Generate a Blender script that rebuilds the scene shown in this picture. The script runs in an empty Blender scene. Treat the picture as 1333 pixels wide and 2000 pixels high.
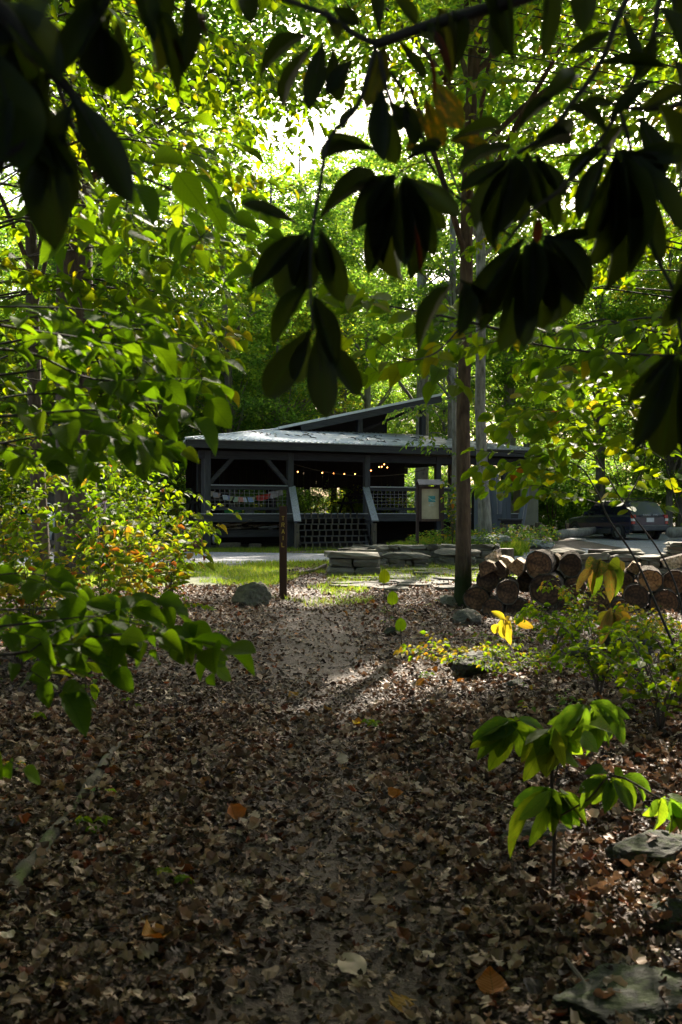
import bpy, bmesh, math, random
import numpy as np
from mathutils import Vector, Matrix, Quaternion

# ------------------------------------------------------------------ camera, world, sun, exposure
SC = bpy.context.scene
CO = SC.collection
F = 1944.0                       # focal length in photo pixels (1333 x 2000)
CX, CY, CAMH = 666.5, 1000.0, 1.5
cam_d = bpy.data.cameras.new("camera"); cam = bpy.data.objects.new("camera", cam_d); CO.objects.link(cam)
cam.location = (0, 0, CAMH); cam.rotation_euler = (math.radians(90), 0, 0)
cam_d.sensor_fit = 'VERTICAL'; cam_d.sensor_height = 36.0; cam_d.lens = 35.0
cam_d.clip_start = 0.05; cam_d.clip_end = 1200
cam_d.dof.use_dof = True; cam_d.dof.focus_distance = 21.0; cam_d.dof.aperture_fstop = 6.3
SC.camera = cam
SUN_AZ, SUN_EL = math.radians(15.0), math.radians(37.0)
W = bpy.data.worlds.new("World"); SC.world = W; W.use_nodes = True
_n = W.node_tree; _bg = _n.nodes['Background']
_sky = _n.nodes.new('ShaderNodeTexSky'); _sky.sky_type = 'NISHITA'; _sky.sun_disc = False
_sky.sun_elevation = SUN_EL; _sky.sun_rotation = SUN_AZ; _sky.dust_density = 5.0; _sky.air_density = 1.0
_n.links.new(_sky.outputs[0], _bg.inputs[0]); _bg.inputs[1].default_value = 0.115
sun_d = bpy.data.lights.new("sun", 'SUN'); sun_d.energy = 5.0; sun_d.angle = math.radians(0.5); sun_d.color = (1.0, 0.89, 0.74)
sun = bpy.data.objects.new("sun", sun_d); CO.objects.link(sun)
SV = Vector((math.sin(SUN_AZ)*math.cos(SUN_EL), math.cos(SUN_AZ)*math.cos(SUN_EL), math.sin(SUN_EL)))
sun.rotation_euler = SV.to_track_quat('Z', 'Y').to_euler(); sun.location = (0, 0, 30)
vs = SC.view_settings; vs.view_transform = 'Standard'; vs.look = 'None'; vs.gamma = 1; vs.use_curve_mapping = False
vs.exposure = 2.0
cy = SC.cycles
cy.max_bounces = 7; cy.diffuse_bounces = 4; cy.glossy_bounces = 2; cy.transmission_bounces = 5; cy.transparent_max_bounces = 4
cy.use_denoising = True; cy.caustics_reflective = False; cy.caustics_refractive = False
cy.sample_clamp_indirect = 6.0

rnd = random.Random(11)
RN = np.random.default_rng(5)

# ------------------------------------------------------------------ maths helpers
def P(px, py, d):
    return Vector(((px-CX)/F*d, d, CAMH-(py-CY)/F*d))
def _h(i, j, k, s):
    n = (i.astype(np.int64)*374761393 + j.astype(np.int64)*668265263 + k.astype(np.int64)*1274126177 + s*2246822519) & 0xffffffff
    n = ((n ^ (n >> 13))*1274126177) & 0xffffffff
    n = n ^ (n >> 16)
    return (n & 0xffffff)/float(0xffffff)
def vnoise(x, y, z=0.0, s=0):
    x = np.asarray(x, float); y = np.asarray(y, float); z = np.asarray(z, float)+0*x
    xi = np.floor(x); yi = np.floor(y); zi = np.floor(z)
    fx, fy, fz = x-xi, y-yi, z-zi
    fx = fx*fx*(3-2*fx); fy = fy*fy*(3-2*fy); fz = fz*fz*(3-2*fz)
    r = 0
    for a in (0, 1):
        for b in (0, 1):
            for c in (0, 1):
                w = (fx if a else 1-fx)*(fy if b else 1-fy)*(fz if c else 1-fz)
                r = r + w*_h(xi+a, yi+b, zi+c, s)
    return r*2-1
def fbm(x, y, z=0.0, s=0, o=3):
    r = 0; a = 1.0; t = 0
    for i in range(o):
        r = r + a*vnoise(np.asarray(x)*2**i, np.asarray(y)*2**i, np.asarray(z)*2**i, s+i); t += a; a *= .5
    return r/t
def sst(a, b, x):
    t = np.clip((np.asarray(x, float)-a)/(b-a), 0, 1); return t*t*(3-2*t)
def pathx(y):
    y = np.asarray(y, float); return np.interp(y, [0, 3, 7, 10, 16, 20, 24], [0.05, .0, -.15, -.25, -.35, -.5, -.8])
def G(x, y):
    x = np.asarray(x, float); y = np.asarray(y, float)
    z = .015*np.maximum(0, y-10) - .0075*np.maximum(0, y-55)
    near = 1-sst(15, 20, y)*sst(60, 30, y)*.8
    z = z + near*(.05*fbm(x*.5, y*.5, 0, 3) + .02*vnoise(x*1.9, y*1.9, 0, 9))
    dx = x-pathx(y)
    z = z - (1-sst(17, 21, y))*.045*np.exp(-(dx/.6)**2) + (1-sst(12, 18, y))*.035*np.minimum(np.abs(dx), 4)*sst(.6, 2, np.abs(dx))*np.exp(-y*.04)
    z = z + .16*sst(1.0, 3.0, x)*sst(26.3, 28.2, y)*(1-sst(6, 9, x))*(1-sst(45, 60, y))
    return z
def Gz(x, y): return float(G(x, y))
def onG(px, py):
    d = 2.0
    k = (py-CY)/F
    for _ in range(4000):
        x = (px-CX)/F*d
        if CAMH-k*d <= Gz(x, d): break
        d += .02
    return Vector(((px-CX)/F*d, d, Gz((px-CX)/F*d, d)))
def frame(yd, nh):
    """columns x,y,z ; y along yd, z near nh"""
    y = Vector(yd).normalized(); z = Vector(nh) - y*Vector(nh).dot(y)
    if z.length < 1e-4: z = y.orthogonal()
    z.normalize(); x = y.cross(z)
    return x, y, z

# ------------------------------------------------------------------ mesh helpers
def mesh_np(name, V, T, mat=None, smooth=False, uv=None, mats=None, midx=None):
    """V (n,3), T (m,k) index array (all polys k sided), uv (n,2) per vertex"""
    V = np.asarray(V, np.float32); T = np.asarray(T, np.int32)
    me = bpy.data.meshes.new(name)
    me.vertices.add(len(V)); me.vertices.foreach_set('co', V.ravel())
    k = T.shape[1]; m = len(T)
    me.loops.add(m*k); me.loops.foreach_set('vertex_index', T.ravel())
    me.polygons.add(m); me.polygons.foreach_set('loop_start', np.arange(0, m*k, k, dtype=np.int32))
    me.polygons.foreach_set('use_smooth', np.full(m, smooth, dtype=bool))
    if uv is not None:
        l = me.uv_layers.new(name='UVMap'); l.data.foreach_set('uv', np.asarray(uv, np.float32)[T.ravel()].ravel())
    if mats:
        for q in mats: me.materials.append(q)
        if midx is not None: me.polygons.foreach_set('material_index', np.asarray(midx, np.int32))
    elif mat: me.materials.append(mat)
    me.update(calc_edges=True); me.validate()
    return me
def mesh_py(name, V, Fc, mat=None, smooth=False):
    me = bpy.data.meshes.new(name); me.from_pydata([tuple(v) for v in V], [], Fc)
    if smooth:
        for p in me.polygons: p.use_smooth = True
    if mat: me.materials.append(mat)
    me.update(); return me
def tag(o, label=None, cat=None, group=None, kind=None):
    if label: o['label'] = label
    if cat: o['category'] = cat
    if group: o['group'] = group
    if kind: o['kind'] = kind
    return o
def ob(name, me, parent=None, loc=(0, 0, 0), M=None):
    o = bpy.data.objects.new(name, me); CO.objects.link(o)
    if parent is not None: o.parent = parent
    if M is not None: o.matrix_basis = M
    else: o.location = loc
    return o
def empty(name, loc, rz=0, **k):
    o = bpy.data.objects.new(name, None); CO.objects.link(o); o.location = loc; o.rotation_euler = (0, 0, rz); o.empty_display_size = .1
    return tag(o, **k)
class MB:
    """collects polygons"""
    def __init__(s): s.V = []; s.F = []; s.M = []; s.mi = 0
    def add(s, V, Fc):
        b = len(s.V); s.V += [tuple(v) for v in V]; s.F += [tuple(b+i for i in f) for f in Fc]; s.M += [s.mi]*len(Fc); return s
    def box(s, c, sz, R=None):
        hx, hy, hz = sz[0]/2, sz[1]/2, sz[2]/2; c = Vector(c)
        V = [Vector((a*hx, b*hy, d*hz)) for a in (-1, 1) for b in (-1, 1) for d in (-1, 1)]
        if R is not None: V = [R @ v for v in V]
        return s.add([v+c for v in V], [(0, 1, 3, 2), (4, 6, 7, 5), (0, 4, 5, 1), (2, 3, 7, 6), (0, 2, 6, 4), (1, 5, 7, 3)])
    def bar(s, a, b, w, h, up=(0, 0, 1)):
        a = Vector(a); b = Vector(b); x, y, z = frame(b-a, up)
        R = Matrix((x, y, z)).transposed()
        return s.box((a+b)/2, (w, (b-a).length, h), R)
    def tube(s, pts, rads, n=8, cap=True):
        pts = [Vector(p) for p in pts]
        if not hasattr(rads, '__len__'): rads = [rads]*len(pts)
        V = []; t0 = (pts[1]-pts[0]).normalized(); u = t0.orthogonal().normalized()
        for i, p in enumerate(pts):
            t = (pts[min(i+1, len(pts)-1)]-pts[max(i-1, 0)]).normalized()
            u = (u-t*u.dot(t)).normalized(); w = t.cross(u)
            for j in range(n):
                a = 2*math.pi*j/n; V.append(p+(u*math.cos(a)+w*math.sin(a))*rads[i])
        Fc = [(i*n+j, i*n+(j+1) % n, (i+1)*n+(j+1) % n, (i+1)*n+j) for i in range(len(pts)-1) for j in range(n)]
        if cap: Fc += [tuple(range(n-1, -1, -1)), tuple((len(pts)-1)*n+j for j in range(n))]
        return s.add(V, Fc)
    def prism(s, poly, y0, y1, ax=1):
        """polygon in (x,z) extruded along y (ax=1) or in (y,z) along x (ax=0)"""
        n = len(poly)
        if ax == 1: V = [(p[0], y0, p[1]) for p in poly]+[(p[0], y1, p[1]) for p in poly]
        elif ax == 0: V = [(y0, p[0], p[1]) for p in poly]+[(y1, p[0], p[1]) for p in poly]
        else: V = [(p[0], p[1], y0) for p in poly]+[(p[0], p[1], y1) for p in poly]
        return s.add(V, [tuple(range(n)), tuple(range(2*n-1, n-1, -1))]+[(i, n+i, n+(i+1) % n, (i+1) % n) for i in range(n)])
    def mesh(s, name, mat=None, smooth=False, bevel=0, mats=None):
        me = bpy.data.meshes.new(name); me.from_pydata(s.V, [], s.F)
        if mats:
            for q in mats: me.materials.append(q)
            for p, i in zip(me.polygons, s.M): p.material_index = i
        elif mat: me.materials.append(mat)
        bm = bmesh.new(); bm.from_mesh(me); bmesh.ops.recalc_face_normals(bm, faces=bm.faces)
        if bevel: bmesh.ops.bevel(bm, geom=bm.edges[:], offset=bevel, segments=1, affect='EDGES', clamp_overlap=True)
        bm.to_mesh(me); bm.free()
        if smooth:
            for p in me.polygons: p.use_smooth = True
        me.update(); return me
    def build(s, name, mat=None, parent=None, loc=(0, 0, 0), smooth=False, bevel=0, mats=None):
        return ob(name, s.mesh(name, mat, smooth, bevel, mats), parent, loc)

# ------------------------------------------------------------------ materials
class NT:
    def __init__(s, name):
        s.m = bpy.data.materials.new(name); s.m.use_nodes = True; s.t = s.m.node_tree; s.b = s.t.nodes['Principled BSDF']; s.o = s.t.nodes['Material Output']
    def n(s, typ, **k):
        x = s.t.nodes.new('ShaderNode'+typ)
        for a, v in k.items():
            if a.startswith('i_'): x.inputs[a[2:].replace('_', ' ')].default_value = v
            else: setattr(x, a, v)
        return x
    def l(s, a, b): s.t.links.new(a, b)
    def coord(s, scale=(1, 1, 1), src='Object'):
        c = s.n('TexCoord'); m = s.n('Mapping'); m.inputs['Scale'].default_value = scale; s.l(c.outputs[src], m.inputs[0]); return m.outputs[0]
    def noise(s, vec, scale, detail=4, rough=.6):
        x = s.n('TexNoise'); x.inputs['Scale'].default_value = scale; x.inputs['Detail'].default_value = detail; x.inputs['Roughness'].default_value = rough
        s.l(vec, x.inputs['Vector']); return x.outputs['Fac']
    def ramp(s, fac, stops):
        r = s.n('ValToRGB'); e = r.color_ramp.elements
        while len(e) < len(stops): e.new(.5)
        for q, (p, c) in zip(e, stops): q.position = p; q.color = (*c, 1) if len(c) == 3 else c
        s.l(fac, r.inputs[0]); return r.outputs[0]
    def math(s, op, a, b=None):
        x = s.n('Math', operation=op)
        for i, v in enumerate((a, b)):
            if v is None: continue
            if isinstance(v, (int, float)): x.inputs[i].default_value = v
            else: s.l(v, x.inputs[i])
        return x.outputs[0]
    def mix(s, fac, a, b, bt='MIX'):
        x = s.n('Mix', data_type='RGBA', blend_type=bt)
        for i, v in ((0, fac), (6, a), (7, b)):
            if isinstance(v, (int, float)): x.inputs[i].default_value = v
            elif isinstance(v, tuple): x.inputs[i].default_value = (*v, 1) if len(v) == 3 else v
            else: s.l(v, x.inputs[i])
        return x.outputs[2]
    def bump(s, h, strength=.5, dist=.02):
        x = s.n('Bump'); x.inputs['Strength'].default_value = strength; x.inputs['Distance'].default_value = dist
        s.l(h, x.inputs['Height']); s.l(x.outputs[0], s.b.inputs['Normal']); return x.outputs[0]
    def col(s, c): s.l(c, s.b.inputs['Base Color'])
    def rand(s):
        g = s.n('NewGeometry'); o = s.n('ObjectInfo')
        return s.math('FRACT', s.math('ADD', g.outputs['Random Per Island'], s.math('MULTIPLY', o.outputs['Random'], 7.31)))

def plain(name, c, rough=.6, metal=0, spec=.5, noise=.15, nscale=6, bump=.0):
    t = NT(name); v = t.coord(); f = t.noise(v, nscale)
    a = tuple(x*(1-noise*2) for x in c); b = tuple(min(1, x*(1+noise*2)) for x in c)
    t.col(t.ramp(f, [(.25, a), (.75, b)])); t.b.inputs['Roughness'].default_value = rough; t.b.inputs['Metallic'].default_value = metal
    t.b.inputs['Specular IOR Level'].default_value = spec
    if bump: t.bump(t.noise(v, nscale*4), bump, .01)
    return t.m
def leafmat(name, stops, trans=.5, tcol=(1, 1.15, .45), tgain=1.6, rough=.5, vein=True, spots=None, spec=.12, veinn=9, vb=.35):
    t = NT(name); r = t.rand()
    c = t.ramp(r, stops)
    if vein:
        uv = t.coord(src='UV'); sep = t.n('SeparateXYZ'); t.l(uv, sep.inputs[0])
        u = t.math('ABSOLUTE', t.math('SUBTRACT', sep.outputs[0], .5))
        w = t.math('SINE', t.math('MULTIPLY', t.math('SUBTRACT', sep.outputs[1], t.math('MULTIPLY', u, .7)), veinn*6.283))
        side = t.math('MULTIPLY', t.math('POWER', t.math('MAXIMUM', w, 0), 8), vb*2.5)
        mid = t.math('LESS_THAN', u, .018)
        vm = t.math('MAXIMUM', t.math('MULTIPLY', side, .6), mid)
        c2 = t.mix(t.math('MULTIPLY', vm, .45), c, (.02, .05, .008))
        t.bump(t.math('ADD', t.math('MULTIPLY', w, .5), t.noise(uv, 4)), vb, .003)
    else: c2 = c
    if spots:
        ob_ = t.coord(src='Object'); nz = t.noise(ob_, spots[0], 3)
        c2 = t.mix(t.ramp(nz, [(spots[1], (0, 0, 0)), (spots[1]+.06, (1, 1, 1))]), c2, spots[2])
    t.col(c2); t.b.inputs['Roughness'].default_value = rough; t.b.inputs['Specular IOR Level'].default_value = spec
    tr = t.n('BsdfTranslucent'); tc = t.mix(1.0, c2, tuple(x*tgain for x in tcol), 'MULTIPLY'); t.l(tc, tr.inputs['Color'])
    mx = t.n('MixShader'); mx.inputs[0].default_value = trans; t.l(t.b.outputs[0], mx.inputs[1]); t.l(tr.outputs[0], mx.inputs[2]); t.l(mx.outputs[0], t.o.inputs['Surface'])
    return t.m
def barkmat(name, c1, c2, vs=14, hs=(9, 9, 1.6), bump=1.0, moss=None, mossh=1.2):
    t = NT(name); v = t.coord((hs[0], hs[1], hs[2])); f = t.noise(v, 1.6, 6, .65)
    g = t.noise(t.coord(), 2.2, 3)
    c = t.ramp(f, [(.32, tuple(x*.35 for x in c1)), (.5, c1), (.72, c2)])
    c = t.mix(t.ramp(g, [(.4, (0, 0, 0)), (.7, (.5, .5, .5))]), c, tuple(x*1.25 for x in c2))
    if moss:
        gg = t.n('NewGeometry'); sp = t.n('SeparateXYZ'); cc = t.n('TexCoord'); t.l(cc.outputs['Object'], sp.inputs[0])
        hm = t.math('SUBTRACT', 1.0, t.math('DIVIDE', sp.outputs[2], mossh)); nn = t.noise(t.coord(), 5, 4)
        mk = t.ramp(t.math('MULTIPLY', t.math('MAXIMUM', hm, 0.0), t.math('ADD', nn, .35)), [(.3, (0, 0, 0)), (.55, (1, 1, 1))])
        c = t.mix(mk, c, moss)
    t.col(c); t.b.inputs['Roughness'].default_value = .9; t.b.inputs['Specular IOR Level'].default_value = .2
    t.bump(f, bump, .05); return t.m
def woodmat(name, c, axis=0, rough=.75, contrast=.35, scale=3):
    t = NT(name); sc = [14, 14, 14]; sc[axis] = .8
    v = t.coord(tuple(sc)); oi = t.n('ObjectInfo'); ad = t.n('VectorMath', operation='ADD'); t.l(v, ad.inputs[0])
    cb = t.n('CombineXYZ'); t.l(t.math('MULTIPLY', oi.outputs['Random'], 37.0), cb.inputs[0]); t.l(t.math('MULTIPLY', oi.outputs['Random'], 91.0), cb.inputs[2]); t.l(cb.outputs[0], ad.inputs[1])
    f = t.noise(ad.outputs[0], scale, 5, .6)
    c0 = t.ramp(f, [(.3, tuple(x*(1-contrast*1.6) for x in c)), (.55, c), (.8, tuple(min(1, x*(1+contrast)) for x in c))])
    c0 = t.mix(1.0, c0, t.ramp(oi.outputs['Random'], [(0, (.7, .7, .72)), (1, (1.2, 1.17, 1.12))]), 'MULTIPLY')
    t.col(c0); t.b.inputs['Roughness'].default_value = rough; t.b.inputs['Specular IOR Level'].default_value = .3
    t.bump(f, .3, .01); return t.m
def stonemat(name, c, moss=None, ms=.55, lich=True):
    t = NT(name); v = t.coord(); oi = t.n('ObjectInfo'); ad = t.n('VectorMath', operation='ADD'); t.l(v, ad.inputs[0])
    cb = t.n('CombineXYZ'); t.l(t.math('MULTIPLY', oi.outputs['Random'], 57.0), cb.inputs[0]); t.l(cb.outputs[0], ad.inputs[1]); v = ad.outputs[0]
    f = t.noise(v, 5, 7, .65); g = t.noise(v, 1.3, 3)
    cc = t.ramp(f, [(.25, tuple(x*.45 for x in c)), (.5, c), (.78, tuple(min(1, x*1.6) for x in c))])
    cc = t.mix(t.ramp(g, [(.35, (0, 0, 0)), (.65, (.6, .6, .6))]), cc, (c[0]*.75, c[1]*.85, c[2]*.8))
    cc = t.mix(1.0, cc, t.ramp(oi.outputs['Random'], [(0, (.72, .72, .72)), (.5, (1, .98, .93)), (1, (1.25, 1.25, 1.3))]), 'MULTIPLY')
    if moss:
        cc = t.mix(t.ramp(t.noise(v, 3.1, 5), [(ms, (0, 0, 0)), (ms+.1, (1, 1, 1))]), cc, moss)
    t.col(cc); t.b.inputs['Roughness'].default_value = .85; t.b.inputs['Specular IOR Level'].default_value = .3
    t.bump(f, .8, .03); return t.m
G1, G2, G3 = (.035, .085, .012), (.055, .13, .018), (.09, .19, .025)
M = {}
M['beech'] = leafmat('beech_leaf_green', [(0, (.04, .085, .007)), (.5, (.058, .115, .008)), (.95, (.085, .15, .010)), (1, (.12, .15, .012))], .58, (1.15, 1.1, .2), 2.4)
M['bright'] = leafmat('sunlit_leaf_green', [(0, (.05, .110, .007)), (.6, (.090, .155, .008)), (.94, (.13, .175, .008)), (1, (.2, .18, .010))], .58, (1.2, 1.08, .2), 2.5)  # lighter, yellower leaf green; sunlight is put into its colour
M['rhodo'] = leafmat('rhododendron_leaf', [(0, (.014, .017, .006)), (.7, (.022, .026, .009)), (.92, (.04, .05, .012)), (1, (.06, .05, .012))], .36, (1.05, 1.25, .25), 1.5, .5, spec=.2, veinn=14, vb=.04, spots=(9, .70, (.05, .045, .012)))
M['rhodo_y'] = leafmat('rhododendron_leaf_yellowing', [(0, (.05, .06, .012)), (1, (.09, .08, .012))], .35, (1.2, 1.0, .2), 1.7, .4, vb=.05, veinn=14, spots=(6, .55, (.25, .13, .01)))
M['dead'] = leafmat('dead_leaf_rust', [(0, (.05, .016, .008)), (1, (.10, .028, .01))], .3, (1.2, .8, .5), 1.3, .6)
M['autumn'] = leafmat('autumn_shrub_leaf', [(0, (.06, .11, .010)), (.5, (.11, .165, .012)), (.68, (.22, .21, .015)), (.84, (.34, .25, .02)), (.93, (.32, .12, .02)), (1, (.22, .07, .03))], .5, (1.15, 1.05, .4), 2.0)
M['yellow'] = leafmat('yellow_leaf', [(0, (.22, .22, .025)), (.5, (.36, .3, .03)), (1, (.42, .24, .04))], .5, (1.1, 1.0, .4), 1.6)
M['magnolia'] = leafmat('magnolia_leaf', [(0, (.045, .10, .018)), (.8, (.10, .155, .016)), (1, (.15, .18, .02))], .58, (1.12, 1.08, .28), 2.3, .55, spots=(14, .62, (.15, .13, .02)))
M['drying'] = leafmat('drying_magnolia_leaf', [(0, (.1, .13, .025)), (.4, (.3, .24, .06)), (1, (.35, .2, .06))], .42, (1.1, 1.0, .5), 1.5, .5, spots=(9, .52, (.28, .15, .04)))
M['crown'] = leafmat('forest_crown_leaf', [(0, (.042, .09, .018)), (.6, (.080, .135, .024)), (1, (.15, .18, .03))], .6, (1.05, 1.1, .42), 2.9, .5, vein=False)
M['crown_y'] = leafmat('forest_crown_leaf_yellowing', [(0, (.07, .12, .02)), (.6, (.12, .17, .025)), (1, (.24, .20, .03))], .58, (1.1, 1.08, .35), 2.8, .5, vein=False)  # yellowing leaf; raised translucent gain stands in for sun on the shrubs
M['crown_d'] = leafmat('dark_understory_leaf', [(0, (.036, .08, .022)), (.6, (.058, .11, .025)), (1, (.10, .145, .028))], .55, (1.03, 1.1, .45), 2.7, .5, vein=False)
M['weed'] = leafmat('low_plant_leaf', [(0, (.05, .11, .018)), (.7, (.09, .16, .02)), (.9, (.2, .2, .02)), (1, (.3, .16, .03))], .45, (1.1, 1.1, .4), 1.9, .5, vein=False)
M['grass'] = leafmat('grass_blade', [(0, (.08, .135, .02)), (.7, (.13, .19, .025)), (1, (.24, .22, .07))], .5, (1.1, 1.1, .4), 2.2, .5, vein=False)
M['litter'] = leafmat('fallen_leaf_mixed', [(0, (.018, .010, .006)), (.18, (.05, .028, .017)), (.40, (.115, .070, .044)), (.62, (.22, .142, .092)), (.84, (.38, .27, .19)), (.925, (.52, .41, .31)), (.94, (.2, .06, .02)), (.97, (.11, .03, .015)), (1, (.26, .14, .03))], .10, (1.2, .9, .6), 1.1, .58, vein=False, spec=.28)
M['chips'] = leafmat('crushed_leaf_bits', [(0, (.02, .012, .008)), (.35, (.055, .035, .024)), (.7, (.10, .066, .044)), (.9, (.2, .14, .10)), (.97, (.36, .28, .2)), (1, (.16, .05, .02))], .1, (1.2, .9, .6), 1.1, .65, vein=False, spec=.2)
M['litter_o'] = leafmat('fallen_leaf_rust', [(0, (.22, .055, .018)), (.5, (.32, .1, .02)), (1, (.3, .17, .03))], .2, (1.2, .8, .4), 1.3, .5)
M['bark'] = barkmat('ridged_brown_bark', (.075, .05, .032), (.16, .115, .075), moss=(.03, .042, .012), mossh=1.1)
M['bark_dark'] = barkmat('dark_furrowed_bark', (.07, .055, .042), (.14, .115, .09), hs=(7, 7, 1.2))
M['bark_grey'] = barkmat('pale_grey_bark', (.17, .16, .14), (.30, .29, .26), hs=(8, 8, 1.5), bump=.8)
M['bark_far'] = barkmat('forest_trunk_bark', (.10, .09, .08), (.2, .185, .165), hs=(5, 5, .8), bump=.5)
M['twig'] = plain('dark_twig_bark', (.035, .026, .02), .8)
M['stem'] = plain('thin_stem_bark', (.07, .05, .035), .8)
M['beam'] = woodmat('weathered_blue_grey_timber', (.042, .045, .052), 0)
M['beamz'] = woodmat('weathered_blue_grey_post', (.05, .054, .062), 2)
M['rail'] = woodmat('silvered_handrail_wood', (.32, .34, .37), 1)
M['under'] = woodmat('shade_black_boards', (.012, .010, .010), 0)  # near-black timber; the interior shade is put into its colour
M['tan_wood'] = woodmat('tan_stair_wood', (.11, .095, .072), 2)
M['deckw'] = woodmat('grey_deck_board', (.07, .07, .07), 1)
M['brown_wood'] = woodmat('brown_painted_sign_wood', (.075, .036, .022), 2, contrast=.2)
M['kiosk'] = woodmat('brown_kiosk_wood', (.075, .05, .045), 2, contrast=.25)
M['yellow_paint'] = plain('yellow_sign_paint', (.42, .29, .03), .5, noise=.2, nscale=40)
M['stone'] = stonemat('stacked_grey_stone', (.165, .15, .12), (.085, .095, .04), .64)
M['stone_dark'] = stonemat('flat_field_stone', (.105, .098, .082), (.09, .10, .045), .6)
M['stone_blue'] = stonemat('blue_grey_boulder_stone', (.20, .215, .205))
M['rock_moss'] = stonemat('mossy_rock', (.038, .038, .03), (.028, .04, .008), .47)
M['barklog'] = barkmat('log_bark', (.07, .05, .038), (.17, .14, .11), hs=(10, 10, 10), bump=1.2)
M['steel'] = plain('dull_steel', (.3, .31, .32), .45, .7)
M['wire'] = plain('galvanised_wire', (.25, .25, .26), .5, .5)
M['black'] = plain('black_plastic', (.012, .012, .013), .5)
M['tyre'] = plain('tyre_rubber', (.02, .02, .02), .85)
# ------------------------------------------------------------------ more materials for the ground
def ground_mat():
    t = NT('forest_soil'); v = t.coord(); f = t.noise(v, 9, 8, .7); g = t.noise(v, 40, 4, .7)
    c = t.ramp(f, [(.3, (.03, .02, .014)), (.5, (.065, .045, .033)), (.7, (.12, .09, .068))])
    c = t.mix(t.ramp(g, [(.5, (0, 0, 0)), (.62, (.7, .7, .7))]), c, (.17, .12, .085))
    t.col(c); t.b.inputs['Roughness'].default_value = .85; t.bump(t.math('ADD', f, t.math('MULTIPLY', g, .5)), .9, .04); return t.m
def path_mat():
    t = NT('trodden_path_soil'); v = t.coord(); f = t.noise(v, 5, 8, .7); g = t.noise(v, 55, 4, .75)
    c = t.ramp(f, [(.3, (.028, .017, .011)), (.55, (.06, .038, .026)), (.75, (.10, .07, .05))])
    c = t.mix(t.ramp(g, [(.48, (0, 0, 0)), (.62, (.8, .8, .8))]), c, (.10, .066, .046))
    t.col(c); t.b.inputs['Roughness'].default_value = .75; t.bump(t.math('ADD', f, t.math('MULTIPLY', g, .6)), .9, .03); return t.m
def gravel_mat():
    t = NT('grey_gravel'); v = t.coord(); vo = t.n('TexVoronoi'); vo.inputs['Scale'].default_value = 26; t.l(v, vo.inputs['Vector'])
    f = t.noise(v, 1.2, 5, .6)
    c = t.mix(1.0, t.ramp(vo.outputs['Color'], [(.1, (.13, .14, .155)), (.6, (.24, .25, .28)), (1, (.36, .37, .40))]), t.ramp(f, [(.3, (.7, .68, .65)), (.7, (1.1, 1.1, 1.1))]), 'MULTIPLY')
    t.col(c); t.b.inputs['Roughness'].default_value = .8; t.bump(vo.outputs['Distance'], .8, .03); return t.m
M['soil'] = ground_mat(); M['pathsoil'] = path_mat(); M['gravel'] = gravel_mat()
M['turf'] = plain('short_turf_soil', (.07, .085, .03), .9, noise=.3, nscale=14, bump=.6)
M['floor_far'] = plain('shaded_forest_floor', (.07, .06, .035), .9, noise=.35, nscale=2.5, bump=.5)

# ------------------------------------------------------------------ ground sheets
def sheet(name, xs, ys, mat, off=0.0, mask=None, kind='structure', warp=None):
    X, Y = np.meshgrid(xs, ys); nx, ny = len(xs), len(ys)
    Z = G(X, Y)+off
    V = np.stack([X.ravel(), Y.ravel(), Z.ravel()], 1)
    i = np.arange(nx*ny).reshape(ny, nx)
    T = np.stack([i[:-1, :-1], i[:-1, 1:], i[1:, 1:], i[1:, :-1]], -1).reshape(-1, 4)
    if mask is not None:
        c = V[T].mean(1); T = T[mask(c[:, 0], c[:, 1])]
        use = np.unique(T); rm = np.full(len(V), -1); rm[use] = np.arange(len(use)); V = V[use]; T = rm[T]
    return tag(ob(name, mesh_np(name, V, T, mat, True)), kind=kind)
xs = np.unique(np.concatenate([np.linspace(-260, -14, 26), np.arange(-14, -6, .5), np.arange(-6, 6, .1), np.arange(6, 14, .5), np.linspace(14, 260, 26)]).round(4))
ys = np.unique(np.concatenate([np.linspace(-120, -2, 12), np.arange(-2, 14, .1), np.arange(14, 50, .4), np.linspace(50, 420, 40)]).round(4))
ground = sheet('ground', xs, ys, M['soil'])
def inpath(x, y): return np.abs(x-pathx(y)) < (.55+.25*fbm(x*1.5, y*1.5, 0, 21)+.012*np.maximum(0, y-8)*1.0)
sheet('path', np.arange(-2.6, 2, .08), np.arange(-1, 23.2, .08), M['pathsoil'], .012, inpath)
def inroad(x, y):
    e = .5*fbm(x*.6, y*.6, 0, 31)
    lo = np.interp(x, [-30, -6, -1, 3, 8, 30], [22.6, 23.4, 24.8, 25.2, 24.4, 23.5])+e
    hi = np.interp(x, [-30, -4, 0, 4, 7, 9, 30], [30.2, 29.8, 29.0, 27.2, 28.5, 44, 47])+e
    return (y > lo) & (y < hi) & ~((x > 6.3) & (x < 9) & (y > 30.2))
sheet('gravel_road', np.arange(-34, 34, .15), np.arange(22, 48, .15), M['gravel'], .015, inroad)
def inlawn(x, y):
    e = .6*fbm(x*.8, y*.8, 0, 41)
    hi = np.interp(x, [-30, -6, -1, 3], [22.6, 23.4, 24.8, 25.2])+.3
    return (x < -.1+e) & (x > -11) & (y > 17.9+e+sst(-1.4, -.6, x)*3.5) & (y < hi)
sheet('lawn', np.arange(-12, 1.2, .15), np.arange(17, 25.6, .15), M['turf'], .007, inlawn)

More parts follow.
